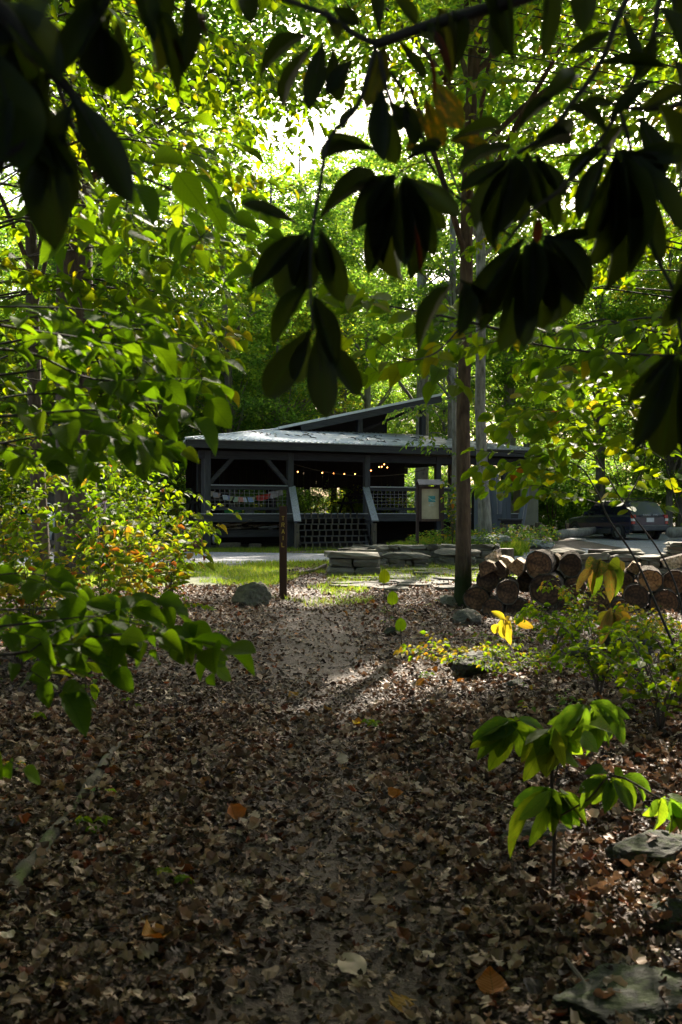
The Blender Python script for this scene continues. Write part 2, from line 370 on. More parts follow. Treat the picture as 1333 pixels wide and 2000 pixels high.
def scatter_merge(name, tmpls, pos, yaxis, nrm, scl, wscl, mat, uv=True, smooth=True, var=None, kind='stuff', parent=None, label=None, cat=None, loc=None):
    """merge many copies of leaf templates. tmpls list of (V,T,UV); all arrays (N,...)"""
    N = len(pos)
    if N == 0: return None
    y = yaxis/np.linalg.norm(yaxis, axis=1, keepdims=True)
    z = nrm-y*(nrm*y).sum(1, keepdims=True); z /= np.maximum(np.linalg.norm(z, axis=1, keepdims=True), 1e-6); x = np.cross(y, z)
    if var is None: var = RN.integers(0, len(tmpls), N)
    Vs = []; Ts = []; Us = []; b = 0
    for k, (tv, tt, tu) in enumerate(tmpls):
        m = var == k; n = m.sum()
        if n == 0: continue
        v = pos[m][:, None, :] + x[m][:, None, :]*(tv[None, :, 0:1]*(scl[m]*wscl[m])[:, None, None]) + y[m][:, None, :]*(tv[None, :, 1:2]*scl[m][:, None, None]) + z[m][:, None, :]*(tv[None, :, 2:3]*scl[m][:, None, None])
        t = tt[None]+(np.arange(n)*len(tv))[:, None, None]+b
        Vs.append(v.reshape(-1, 3)); Ts.append(t.reshape(-1, 3)); Us.append(np.tile(tu, (n, 1))); b += n*len(tv)
    V = np.concatenate(Vs)
    if loc is not None: V = V-np.asarray(loc)[None]
    me = mesh_np(name, V, np.concatenate(Ts), mat, smooth, np.concatenate(Us) if uv else None)
    return tag(ob(name, me, parent, loc=(0, 0, 0) if parent is not None or loc is None else loc), label, cat, kind=kind)

# ------------------------------------------------------------------ leaf templates  (length 1 along +y, width 1, normal +z)
def leaf_t(n=5, fold=.12, droop=.15, prof='ovate', seed=0, wav=0.0):
    r = random.Random(seed)
    P_ = {'ovate': lambda t: (max(0, math.sin(math.pi*t**.76))**.82)*(1.08-.2*t),
          'obov': lambda t: max(0, math.sin(math.pi*min(1, t*.985)**1.45))**.66,
          'round': lambda t: math.sqrt(max(0, math.sin(math.pi*t**.85))),
          'lance': lambda t: math.sin(math.pi*t)**.8}[prof]
    V = [(0, 0, 0)]; U = [(.5, 0)]
    for i in range(1, n):
        t = i/n; w = P_(t)*.5; z = -droop*t*t; wz = wav*r.uniform(-1, 1)
        V += [(-w, t, z+fold*w*2+wz), (0, t, z), (w, t, z+fold*w*2-wz)]; U += [(.5-w, t), (.5, t), (.5+w, t)]
    V.append((0, 1, -droop)); U.append((.5, 1)); T = [(0, 2, 1), (0, 3, 2)]
    for i in range(n-2):
        a = 1+3*i; b = a+3
        T += [(a, a+1, b+1), (a, b+1, b), (a+1, a+2, b+2), (a+1, b+2, b+1)]
    a = 1+3*(n-2); e = len(V)-1; T += [(a, a+1, e), (a+1, a+2, e)]
    return np.array(V, float), np.array(T), np.array(U, float)
def oak_t(seed, detail=True):
    r = random.Random(seed)
    if detail:
        pr = [(.0, .02), (.1, .08), (.3, .2), (.14, .29), (.44, .42), (.2, .52), (.4, .66), (.16, .74), (.22, .88)] if seed % 2 else [(.03, .05), (.28, .12), (.42, .28), (.5, .45), (.44, .62), (.3, .8), (.12, .93)]
    else: pr = [(.2, .12), (.42, .35), (.34, .68), (.15, .9)]
    V = [(0, 0, 0)]; U = [(.5, 0)]
    ax = r.uniform(-.9, .9); ay = r.uniform(-.8, .9); tw = r.uniform(-.9, .9); ph = r.uniform(0, 6)
    def Z(x, y): return ax*x*x*1.6+ay*(y-.5)**2+tw*x*(y-.5)+.09*math.sin(8*y+ph)*(.5+abs(x))+abs(x)*r.uniform(.0, .4)+r.uniform(-.03, .03)
    for w, t in pr:
        w1 = w*r.uniform(.8, 1.15); w2 = w*r.uniform(.8, 1.15)
        V += [(-w1, t, Z(-w1, t)), (0, t, Z(0, t)*.7), (w2, t, Z(w2, t))]; U += [(.5-w1, t), (.5, t), (.5+w2, t)]
    V.append((0, 1, Z(0, 1))); U.append((.5, 1)); T = [(0, 2, 1), (0, 3, 2)]; n = len(pr)
    for i in range(n-1):
        a = 1+3*i; b = a+3; T += [(a, a+1, b+1), (a, b+1, b), (a+1, a+2, b+2), (a+1, b+2, b+1)]
    a = 1+3*(n-1); e = len(V)-1; T += [(a, a+1, e), (a+1, a+2, e)]
    return np.array(V, float), np.array(T), np.array(U, float)
TM = {}
for k, prof, args in (('beech', 'ovate', dict(n=8)), ('rhodo', 'obov', dict(n=12, fold=.2, droop=.16)), ('mag', 'lance', dict(n=11, fold=.10, droop=.22)), ('round', 'round', dict(n=6, fold=.1)), ('lance', 'lance', dict(n=4))):
    TM[k] = [leaf_t(prof=prof, seed=s, fold=args.get('fold', .12)*(.5+.5*s), droop=args.get('droop', .15)*(.4+.5*s), n=args['n'], wav=.02) for s in range(4)]
TM['quad'] = [(np.array([(0, 0, 0), (.5, .5, .1), (0, 1, -.05), (-.5, .5, .1)], float), np.array([(0, 1, 2), (0, 2, 3)]), np.array([(.5, 0), (1, .5), (.5, 1), (0, .5)], float))]
TM['oak'] = [oak_t(s) for s in range(10)]
TM['oak_low'] = [oak_t(s+50, False) for s in range(8)]
TM['chip'] = [(np.array([(0, 0, 0), (.35, .3, .1), (.2, .9, .0), (-.3, .8, .12), (-.35, .25, .04)], float), np.array([(0, 1, 2), (0, 2, 3), (0, 3, 4)]), np.zeros((5, 2))+.3)]
TMESH = {}
def tmesh(kind, v, mat):
    key = (kind, v, mat)
    if key not in TMESH:
        tv, tt, tu = TM[kind][v]; TMESH[key] = mesh_np('leaf_'+kind, tv, tt, M[mat], True, tu)
    return TMESH[key]

# ------------------------------------------------------------------ leaf litter
def rand_litter(n, y0, y1, half=.40, side=1.0):
    # uniform by area in the view wedge, slightly widened
    y = np.sqrt(RN.uniform(y0*y0, y1*y1, n)); x = RN.uniform(-1, 1, n)*(half*y+side)
    return x, y
def lay(x, y, tilt, up):
    n = len(x); z = G(x, y)+RN.uniform(.002, up, n)
    a = RN.uniform(0, 2*math.pi, n); ya = np.stack([np.cos(a), np.sin(a), RN.normal(0, tilt, n)], 1)
    nr = np.stack([RN.normal(0, tilt, n), RN.normal(0, tilt, n), np.ones(n)], 1)
    return np.stack([x, y, z], 1), ya, nr
def lit(n, y0, y1, kind, s0, s1, tilt, up, pathkeep, name):
    x, y = rand_litter(n, y0, y1)
    d = np.abs(x-pathx(y))/(.40+.008*y)
    keep = RN.uniform(0, 1, n) < np.clip(pathkeep+(1-pathkeep)*sst(.45, 1.25, d+.35*fbm(x*1.3, y*1.3, 0, 77)), 0, 1)
    keep &= ~(inroad(x, y)) & ((y < 18.5+.8*fbm(x, y, 0, 78)) | (x > 0) | (np.abs(x-pathx(y)) < .7)) & ~((x > .2) & (x < 4.6) & (y > 19) & (RN.uniform(0, 1, n) > .15))
    x, y = x[keep], y[keep]
    p, a, m = lay(x, y, tilt, up)
    s = RN.uniform(s0, s1, len(x)); return p, a, m, s
def litter_obj(name, parts, tk, mat, label):
    p = np.concatenate([q[0] for q in parts]); a = np.concatenate([q[1] for q in parts]); m = np.concatenate([q[2] for q in parts]); s = np.concatenate([q[3] for q in parts])
    return scatter_merge(name, TM[tk], p, a, m, s, RN.uniform(.6, 1.05, len(s)), M[mat], label=label, smooth=False)
litter_obj('leaf_litter', [lit(40000, 1.6, 7.5, 'oak', .016, .080, .42, .05, .36, '')], 'oak', 'litter', 'curled brown oak and maple leaves covering the near forest floor')
litter_obj('leaf_litter', [lit(66000, 6.5, 25, 'oak_low', .022, .082, .38, .045, .38, '')], 'oak_low', 'litter', 'brown fallen leaves covering the forest floor further up the path')
litter_obj('leaf_fragments', [lit(110000, 1.6, 9, 'chip', .008, .045, .45, .025, .95, ''), lit(80000, 9, 24, 'chip', .012, .055, .4, .025, .95, '')], 'chip', 'chips', 'small broken bits of dry leaf trodden into the path')
litter_obj('rust_leaf_litter', [lit(420, 1.8, 20, 'oak_low', .05, .11, .4, .05, .6, '')], 'oak_low', 'litter_o', 'scattered rust orange fallen leaves among the brown litter')
for i, (px, py, s, lab) in enumerate([(465, 1627, .10, 'rust orange fallen leaf left of the path, lower middle'), (592, 1575, .08, 'pale cream fallen leaf lying on the trodden path'), (768, 1583, .09, 'orange brown curled leaf right of the path centre'),
        (508, 1615, .08, 'pale grey leaf standing up on the path edge'), (665, 1925, .12, 'tan curled fallen leaf near the bottom of the path'), (800, 1985, .11, 'rust red fallen leaf at the bottom edge of the path'), (330, 1855, .11, 'faded orange fallen leaf at lower left of the path'),
        (940, 1925, .1, 'greenish pale fallen leaf near the mossy slab'), (965, 1975, .1, 'orange leaf beside the mossy slab at lower right'), (625, 1505, .08, 'white tan five lobed leaf on the middle of the path'), (700, 1428, .07, 'yellow green fallen leaf right of the middle path')]):
    p = onG(px, py); o = ob('fallen_leaf', tmesh('oak', i % 10, 'litter_o' if i in (0, 2, 5, 6, 8) else ('yellow' if i == 10 else 'litter')))
    x, y, z = frame((rnd.uniform(-1, 1), rnd.uniform(-1, 1), .15), (rnd.uniform(-.3, .3), rnd.uniform(-.5, -.1), 1))
    Mx = Matrix((x*s, y*s, z*s)).transposed().to_4x4(); Mx.translation = p+Vector((0, 0, .045)); o.matrix_basis = Mx; tag(o, lab, 'fallen leaf', 'single fallen leaves on the path')

# grass
def grass(n, fn, x0, x1, y0, y1, h0, h1, name, label):
    x = RN.uniform(x0, x1, n); y = RN.uniform(y0, y1, n); k = fn(x, y); x, y = x[k], y[k]; m = len(x)
    p = np.stack([x, y, G(x, y)+.004], 1); up = np.stack([RN.normal(0, .35, m), RN.normal(0, .35, m), np.ones(m)], 1)
    a = RN.uniform(0, 6.28, m); nr = np.stack([np.cos(a), np.sin(a), 0*a], 1)
    return scatter_merge(name, [(np.array([(-.5, 0, 0), (.5, 0, 0), (.35, .55, .06), (0, 1, .25), (-.35, .55, .06)], float), np.array([(0, 1, 2), (0, 2, 4), (4, 2, 3)]), np.zeros((5, 2)))], p, up, nr, RN.uniform(h0, h1, m), RN.uniform(.05, .12, m)*1.3, M['grass'], label=label)
grass(60000, lambda x, y: inlawn(x, y) & (fbm(x*1.2, y*1.2, 0, 5) > -.35), -11, .5, 17.2, 25.2, .05, .12, 'grass', 'short green grass between the leaf litter and the gravel road')
def gk(x, y):
    g = fbm(x*1.5, y*1.5, 0, 15)
    return ((g > .05) & (y > 18.5) & (y < 23.8) & (x > -.3) & (x < 4.2)) | ((g > .1) & (y < 19.5) & (x > -.6) & (x < .5)) | ((np.abs(y-16.2-.35*(x+1.2)**2*-1) < .12) & (x > -1.2) & (x < .1))
grass(22000, gk, -1.5, 4.4, 15.5, 24, .05, .13, 'grass', 'sparse green grass growing between the flagstones')
grass(16000, lambda x, y: (fbm(x*.9, y*.9, 0, 25) > -.2) & ~inroad(x, y), -8, 1.6, 29.0, 31.6, .05, .13, 'grass', 'grass verge along the front of the pavilion')
grass(16000, lambda x, y: (fbm(x*.9, y*.9, 0, 26) > -.1), 1.4, 5.2, 26.9, 30.6, .10, .35, 'grass', 'taller grass around the feet of the notice board')
# low seedlings
def seedlings(n, fn, x0, x1, y0, y1, s0, s1, hh, name, label, mat='weed', tk='beech', per=5):
    x = RN.uniform(x0, x1, n); y = RN.uniform(y0, y1, n); k = fn(x, y); x, y = x[k], y[k]; m = len(x)
    h = RN.uniform(hh*.4, hh, m)
    x = np.repeat(x, per); y = np.repeat(y, per); h = np.repeat(h, per); q = len(x)
    a = RN.uniform(0, 6.28, q); r = RN.uniform(0.01, .06, q)
    p = np.stack([x+np.cos(a)*r, y+np.sin(a)*r, G(x, y)+h*RN.uniform(.6, 1.0, q)+.02], 1)
    ya = np.stack([np.cos(a), np.sin(a), RN.uniform(-.6, .2, q)], 1); nr = np.stack([RN.normal(0, .3, q), RN.normal(0, .3, q), np.ones(q)], 1)
    return scatter_merge(name, [TM[tk][0], TM[tk][2]], p, ya, nr, RN.uniform(s0, s1, q), RN.uniform(.45, .62, q), M[mat], label=label)
offp = lambda x, y: (np.abs(x-pathx(y)) > .8) & (fbm(x*.8, y*.8, 0, 61) > .12)
seedlings(420, offp, -5, 5.5, 3, 17.5, .025, .055, .10, 'ground_seedlings', 'scattered low green seedlings in the leaf litter')
seedlings(520, lambda x, y: (fbm(x*.9, y*.9, 0, 62) > -.1) & (x > 1.1+.03*y), 1, 6, 6.6, 12.6, .03, .06, .16, 'ground_seedlings', 'low yellow green seedlings below the woodpile')
seedlings(500, lambda x, y: (x < -2.2-.12*y+1.2), -8, -1.2, 8, 16.5, .04, .075, .25, 'ground_seedlings', 'low green plants under the shrubs left of the path')
seedlings(360, lambda x, y: x > -99, 2.0, 4.4, 27.0, 30.2, .05, .1, .55, 'undergrowth', 'green weeds under the notice board')
seedlings(260, lambda x, y: x > -99, 3.9, 6.2, 27.4, 31, .06, .12, .7, 'undergrowth', 'leafy weeds at the foot of the pale grey tree')

# twigs lying on the ground
mb = MB()
for i in range(260):
    y = math.sqrt(rnd.uniform(2.2**2, 16**2)); x = rnd.uniform(-1, 1)*(.37*y+.3); a = rnd.uniform(0, 6.28); L = rnd.uniform(.05, .28); r = rnd.uniform(.0015, .004)
    q = [Vector((x+math.cos(a)*L*t+rnd.uniform(-.01, .01), y+math.sin(a)*L*t+rnd.uniform(-.01, .01), 0)) for t in (0, .5, 1)]
    for v in q: v.z = Gz(v.x, v.y)+.035+rnd.uniform(0, .02)
    mb.tube(q, [r, r*.8, r*.5], 4)
tag(mb.build('fallen_twigs', M['twig']), 'thin dry twigs scattered through the leaf litter', kind='stuff')

# ------------------------------------------------------------------ rocks
def rock_mesh(name, seed, mat, sub=3, flat=0.0, planes=12, rough=.13):
    r = random.Random(seed); bm = bmesh.new(); bmesh.ops.create_icosphere(bm, subdivisions=sub, radius=1)
    pl = [(Vector((r.gauss(0, 1), r.gauss(0, 1), r.gauss(0, .8))).normalized(), r.uniform(.55, .85)) for _ in range(planes)]
    if flat: pl += [(Vector((0.05, -.08, 1)).normalized(), flat)]
    co = []
    for v in bm.verts:
        for n, d in pl:
            k = v.co.dot(n)
            if k > d: v.co -= n*(k-d)*.93
        co.append(v.co[:])
    c = np.array(co); q = 1+rough*fbm(c[:, 0]*2.3+seed, c[:, 1]*2.3, c[:, 2]*2.3, seed, 3)+rough*.5*vnoise(c[:, 0]*8, c[:, 1]*8, c[:, 2]*8, seed)+rough*.3*vnoise(c[:, 0]*19, c[:, 1]*19, c[:, 2]*19, seed)
    for v, k in zip(bm.verts, q): v.co *= k
    me = bpy.data.meshes.new(name); bm.to_mesh(me); bm.free(); me.materials.append(mat)
    for p in me.polygons: p.use_smooth = False
    return me
def rock(px, py, w, h, dep, seed, mat, label, rz=0, name='boulder', flat=0, sub=3, sink=.3, z=None, cat='rock', group=None):
    """w,h,dep full sizes in metres; (px,py) bottom centre"""
    b = onG(px, py); b.y += dep/2
    o = ob(name, rock_mesh(name, seed, M[mat], sub, flat), None)
    o.scale = (w/1.55, dep/1.55, h/1.45); o.location = (b.x, b.y, Gz(b.x, b.y)+h*(.5-sink)); o.rotation_euler = (0, 0, rz)
    ROCKS.append(o); return tag(o, label, cat, group)
ROCKS = []
rock(491, 1186, .46, .42, .5, 3, 'stone', 'squat grey boulder left of the trail post, beside the path', .4, sub=4)
rock(965, 1077, 1.35, .62, .9, 5, 'stone_blue', 'large layered pale grey boulder at the foot of the grey tree', .1, sub=4, flat=.75)
rock(1050, 1072, .98, .36, .7, 8, 'stone_blue', 'flat blue grey boulder on the gravel edge, right of the layered one', .3, sub=4)
rock(878, 1187, .30, .20, .3, 12, 'stone', 'small squared stone leaning on the near tree trunk', .2)
rock(770, 1243, .17, .12, .2, 14, 'rock_moss', 'small dark stone at the right edge of the path', .6)
rock(945, 1325, .42, .22, .6, 15, 'rock_moss', 'long green grey stone in the seedlings right of the path', -.5, sub=4)
rock(915, 1220, .3, .2, .3, 17, 'stone', 'pale lichened stone beneath the near tree', .9)
rock(1240, 1285, .42, .34, .4, 18, 'rock_moss', 'dark mossy rock under the right end of the woodpile', .4, sub=4)
rock(1150, 1292, .3, .18, .25, 19, 'rock_moss', 'brown stone just left of the dark mossy rock', .8)
rock(1300, 1700, .34, .16, .26, 22, 'rock_moss', 'slate grey rock with a mossy crest at the right edge', .3, sub=4)
rock(1060, 1665, .36, .10, .3, 23, 'rock_moss', 'low flat stone behind the magnolia seedling stem', .1)
rock(1262, 2035, .46, .13, .34, 24, 'rock_moss', 'big mossy slab in the bottom right corner', .5, sub=5, flat=.6, sink=.42)
rock(1320, 1830, .18, .12, .16, 25, 'rock_moss', 'dark angular stone above the mossy slab at right', .8)
rock(750, 1053, .35, .3, .3, 26, 'stone', 'grey stone in the mulch left of the notice board', .3)
rock(1010, 1345, .2, .08, .2, 27, 'rock_moss', 'small half buried stone among seedlings right of the sunlit patch', .3)

# leaves lodged on the rocks
from mathutils.bvhtree import BVHTree
PP = []
for o in ROCKS:
    Mx = Matrix.Translation(o.location) @ o.rotation_euler.to_matrix().to_4x4() @ Matrix.Diagonal((*o.scale, 1)); me = o.data
    bv = BVHTree.FromPolygons([Mx @ v.co for v in me.vertices], [tuple(p.vertices) for p in me.polygons])
    k = int(26*max(o.scale)) if o.location.y < 12 else 5
    for _ in range(k):
        x = o.location.x+rnd.uniform(-.7, .7)*o.scale.x; y = o.location.y+rnd.uniform(-.7, .7)*o.scale.y; h = bv.ray_cast(Vector((x, y, 5)), Vector((0, 0, -1)))
        if h[0] is not None and h[1].z > .5: PP.append((h[0].x, h[0].y, h[0].z+.006, h[1].x, h[1].y, h[1].z))
    # and banked round the foot
    for _ in range(k*3):
        a = rnd.uniform(0, 6.28); q = rnd.uniform(.62, .95); x = o.location.x+q*o.scale.x*math.cos(a); y = o.location.y+q*o.scale.y*math.sin(a); PP.append((x, y, Gz(x, y)+rnd.uniform(.01, .06), rnd.gauss(0, .3), rnd.gauss(0, .3), 1))
PP = np.array(PP); n_ = len(PP); a_ = RN.uniform(0, 6.28, n_)
scatter_merge('leaf_litter', TM['oak'], PP[:, :3], np.stack([np.cos(a_), np.sin(a_), RN.normal(0, .15, n_)], 1), PP[:, 3:]+RN.normal(0, .12, (n_, 3)), RN.uniform(.04, .085, n_), RN.uniform(.6, 1, n_), M['litter'], smooth=False, label='dry brown leaves lodged on and around the rocks')

# flagstones in front of the ring wall
pat = empty('paving', (0, 0, 0), kind='structure')
fl = [MB() for _ in range(6)]; FM = []
for k in range(6):
    r = random.Random(k+5); n = r.choice([5, 6, 7]); poly = [(math.cos(6.283*i/n)*r.uniform(.4, .56), math.sin(6.283*i/n)*r.uniform(.4, .56)) for i in range(n)]
    fl[k].prism(poly, -.04, .035, ax=2); FM.append(fl[k].mesh('flagstone', M['stone_dark'], bevel=.012))
for i in range(95):
    x = rnd.uniform(.05, 4.0); y = rnd.uniform(17.6+max(0, .5-x), 23.6)
    if fbm(x*.7, y*.7, 0, 91) < -.3: continue
    if y > 20.2 and x < .95: continue
    o = ob('flagstone', FM[i % 6], pat); s = rnd.uniform(.45, .95); o.location = (x, y, Gz(x, y)+.005+rnd.uniform(0, .02)); o.scale = (s, s*rnd.uniform(.6, .9), 1); o.rotation_euler = (rnd.uniform(-.03, .03), rnd.uniform(-.03, .03), rnd.uniform(0, 6))

# stacked stone walls
SM = []
for k in range(10):
    r = random.Random(k+70); bm = bmesh.new(); bmesh.ops.create_cube(bm, size=1.0)
    bmesh.ops.subdivide_edges(bm, edges=bm.edges[:], cuts=1, use_grid_fill=True)
    for v in bm.verts:
        nz = sum(abs(a) > .4 for a in v.co)
        v.co *= {3: .88, 2: .95, 1: 1.0}.get(nz, 1); v.co += Vector((r.uniform(-.07, .07), r.uniform(-.08, .08), r.uniform(-.10, .10)))
    me = bpy.data.meshes.new('stone'); bm.to_mesh(me); bm.free(); me.materials.append(M['stone']); SM.append(me)
def wall_run(par, pts, thick, h, course=.13, sl=(.22, .5), cap=True):
    ox = par.location
    for (a, b) in zip(pts[:-1], pts[1:]):
        a = Vector(a); b = Vector(b); L = (b-a).length; d = (b-a)/L; nrm = Vector((-d.y, d.x, 0)); ang = math.atan2(d.y, d.x)
        nc = max(1, round((h-.10)/course)); ch = (h-.10)/nc if cap else h/nc
        for c in range(nc+(1 if cap else 0)):
            s = -rnd.uniform(0, .15); iscap = cap and c == nc
            while s < L:
                w = rnd.uniform(*sl)*(1.5 if iscap else 1)
                w = min(w, L-s+.12)
                rows = 1 if (iscap or thick < .45) else 2
                for rr in range(rows):
                    off = 0 if rows == 1 else (rr-.5)*thick*.5
                    dp = thick*(1.06 if iscap else 1.0)/rows*rnd.uniform(.92, 1.08)
                    p = a+d*(s+w/2)+nrm*(off+rnd.uniform(-.02, .02)); z = Gz(p.x, p.y)
                    hh = .13*rnd.uniform(.85, 1.2) if iscap else ch*rnd.uniform(.88, 1.0)
                    o = ob('stone', SM[rnd.randrange(10)], par)
                    o.location = (p.x-ox.x, p.y-ox.y, z-ox.z+(h-.10+.055 if iscap else ch*(c+.5))+rnd.uniform(-.008, .008)); o.scale = (w*.97, dp, hh)
                    o.rotation_euler = (rnd.uniform(-.04, .04), rnd.uniform(-.04, .04), ang+rnd.uniform(-.05, .05)+(math.pi if rnd.random() < .5 else 0))
                s += w
def wallthing(loc, label, name='stone_wall'): return empty(name, (loc[0], loc[1], Gz(*loc)), label=label, cat='wall')
w1 = wallthing((.2, 22.4), 'low curved dry stone seat wall beside the path, in front of the pavilion steps')
wall_run(w1, [(.27, 20.75, 0), (.27, 21.6, 0)], 1.05, .47, .18, (.3, .6))
wall_run(w1, [(.20, 21.6, 0), (.35, 23.2, 0), (1.0, 24.2, 0), (2.2, 24.5, 0), (3.75, 24.2, 0)], .6, .47, .16)
w2 = wallthing((6, 20.6), 'low dry stone seat wall behind the woodpile at the right')
wall_run(w2, [(4.35, 20.9, 0), (5.6, 20.3, 0), (8.6, 19.9, 0)], .7, .46)
w3 = wallthing((-11, 28), 'brown stone retaining wall behind the two big trees at the left')
wall_run(w3, [(-12.6, 27.2, 0), (-8.2, 27.6, 0)], .4, .95, .16, (.25, .5), cap=False)
for (x, y, w, dp, z, rz, lab) in [(1.55, 22.9, 1.0, .55, .36, .1, 'thick stone slab bench inside the curved seat wall'), (2.75, 23.5, .9, .5, .42, -.1, 'second stone slab bench, partly behind the near tree trunk')]:
    e = empty('stone_bench', (x, y, Gz(x, y)), rz, label=lab, cat='bench')
    for q in (-1, 1):
        for c in range(2):
            o = ob('support_stone', SM[rnd.randrange(10)], e, (q*w*.27, 0, .06+c*.12)); o.scale = (.36, .4, .125)
    m = rock_mesh('slab', int(x*10), M['stone'], 3, .6, 6, .04); o = ob('slab', m, e, (0, 0, z-.06)); o.scale = (w*.62, dp*.68, .115)
e = empty('stone_slab_stack', (6.9, 19.5, Gz(6.9, 19.5)), label='stack of flat pale stone slabs on the right end of the seat wall', cat='stone stack')
for k in range(4):
    o = ob('slab', SM[k+2], e, (rnd.uniform(-.1, .1), .4, .50+k*.075)); o.scale = (1.0-.12*k, .6, .075); o.rotation_euler = (0, 0, rnd.uniform(-.3, .3))
for (px, dpt, w, lab) in [(1112, 20.4, .62, 'long grey rock lying on the seat wall behind the round log'), (1225, 20.2, .75, 'rounded grey rock on the seat wall below the dark car')]:
    x = (px-CX)/F*dpt; o = ob('wall_rock', rock_mesh('wall_rock', px, M['stone'], 3)); o.scale = (w/1.5, .25, .09); o.location = (x, dpt+.2, Gz(x, dpt)+.52); tag(o, lab, 'rock')
# mossy fallen branch at lower left
q = [onG(px, py) for px, py in ((236, 1466), (205, 1500), (175, 1545), (150, 1590), (100, 1650), (50, 1710), (10, 1760))]
for v, dz in zip(q, (.05, .045, .04, .005, .03, .02, .0)): v.z += dz
C_ = np.array([tuple(v) for v in q]); t_ = np.linspace(0, 6, 40); C_ = np.stack([np.interp(t_, range(7), C_[:, k]) for k in range(3)], 1)
C_[:, 0] += .02*vnoise(t_*1.3, t_*0, 0, 3); C_[:, 2] += .012*vnoise(t_*1.9, t_*0, 0, 4)
rr = np.interp(t_, range(7), [.012, .026, .032, .034, .036, .038, .036])*(1+.22*vnoise(t_*3, t_*0, 0, 8))
mb = MB(); mb.tube([Vector(v) for v in C_], list(rr), 14)
M['mosslog'] = stonemat('mossy_rotting_bark', (.075, .06, .045), (.055, .075, .012), .47)
tag(mb.build('fallen_branch', M['mosslog'], smooth=True), 'mossy fallen branch lying in the leaves left of the path', 'branch')
mb = MB(); mb.tube([onG(1107, 1905)+Vector((0, 0, .05)), onG(1140, 1955)+Vector((0, 0, .06)), onG(1160, 1972)+Vector((0, 0, .05))], [.007, .008, .006], 6)
tag(mb.build('fallen_stick', M['stem']), 'thin reddish stick lying against the mossy slab', 'stick')
mb = MB(); mb.tube([onG(600, 1125)+Vector((-.35, 0, .03)), onG(612, 1120)+Vector((0, 0, .06)), onG(636, 1112)+Vector((0, 0, .09))], [.02, .035, .05], 7)
tag(mb.build('tree_root', M['twig']), 'dark root running from the left end of the stone wall', 'root')
# ------------------------------------------------------------------ pavilion (local frame: x along the front, y back, z up from its ground)
TH = math.atan2(.4305, .903)
PZ = .31
pav = empty('pavilion', (-4.7, 30.5, PZ), TH, label='open sided dark timber pavilion with grey metal roof and wide front steps', cat='pavilion')
def pb(name, boxes, mat, bevel=0.006, parent=None):
    mb = MB()
    for c, s in boxes: mb.box(c, s)
    return mb.build(name, M[mat], parent or pav, bevel=bevel)
DK = 1.14; EV = 3.42; FV = .5            # deck top, eave top, front post line
posts = [.78, 3.6, 6.4, 9.2, 12.0]
RX, BK = 13.3, 9.7
for u in posts:
    h = EV-.30
    pb('post', [((u, FV, (h-.05)/2), (.19, .19, h+.05))], 'beamz')
for u in posts[1:]+[3.0]:
    pb('post', [((u, BK-.6, (EV-.3)/2), (.19, .19, EV-.3))], 'beamz')
for v in (3.5, 6.3): pb('post', [((.78+.25*v, v, (EV-.3)/2), (.19, .19, EV-.3))], 'beamz')
pb('post_footing', [((.78, FV, -.05), (.5, .42, .16))], 'stone')
# fascias and eave beams
pb('fascia', [((RX/2, -.02, EV-.13), (RX, .05, .24))], 'beam')
pb('fascia', [((RX/2+1.25, BK+.02, EV-.13), (RX-2.5, .05, .24))], 'beam')
LS = .25; mb = MB(); mb.bar((-.02, .03, EV-.13), (-.02+LS*BK, BK, EV-.13), .05, .24); mb.build('fascia', M['beam'], pav)
mb = MB(); mb.bar((RX+.02, .03, EV-.13), (RX+.02, BK, EV-.13), .05, .24); mb.build('fascia', M['beam'], pav)
pb('eave_beam', [((RX/2, FV, EV-.42), (RX-1.0, .15, .26))], 'beam')
pb('eave_beam', [((RX/2+1.25, BK-.6, EV-.42), (RX-3.5, .15, .26))], 'beam')
# knee braces
for u, s in [(.78, 1), (3.6, -1), (12.0, -1)]:
    mb = MB(); mb.bar((u+s*.08, FV, EV-1.32), (u+s*.86, FV, EV-.5), .12, .13, (0, 1, 0)); mb.build('brace', M['beam'], pav)
# skirt roof : planes as ribbed metal panels
HZ = EV+.80; HV = 4.85; C1, D1 = 4.85, 10.4
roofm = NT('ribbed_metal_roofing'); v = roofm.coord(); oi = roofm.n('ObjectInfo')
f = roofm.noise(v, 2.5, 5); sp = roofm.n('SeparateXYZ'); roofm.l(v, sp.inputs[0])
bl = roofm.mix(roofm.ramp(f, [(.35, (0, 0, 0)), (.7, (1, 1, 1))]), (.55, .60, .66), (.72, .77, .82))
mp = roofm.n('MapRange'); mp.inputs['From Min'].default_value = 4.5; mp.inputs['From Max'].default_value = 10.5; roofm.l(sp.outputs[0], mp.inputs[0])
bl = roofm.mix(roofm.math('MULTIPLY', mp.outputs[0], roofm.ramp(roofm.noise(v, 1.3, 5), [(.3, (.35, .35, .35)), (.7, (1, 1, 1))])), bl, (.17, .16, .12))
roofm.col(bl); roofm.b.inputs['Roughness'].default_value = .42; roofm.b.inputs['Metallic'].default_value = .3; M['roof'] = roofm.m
M['roof_edge'] = plain('pale_metal_edge', (.55, .6, .64), .4, .2, noise=.05)
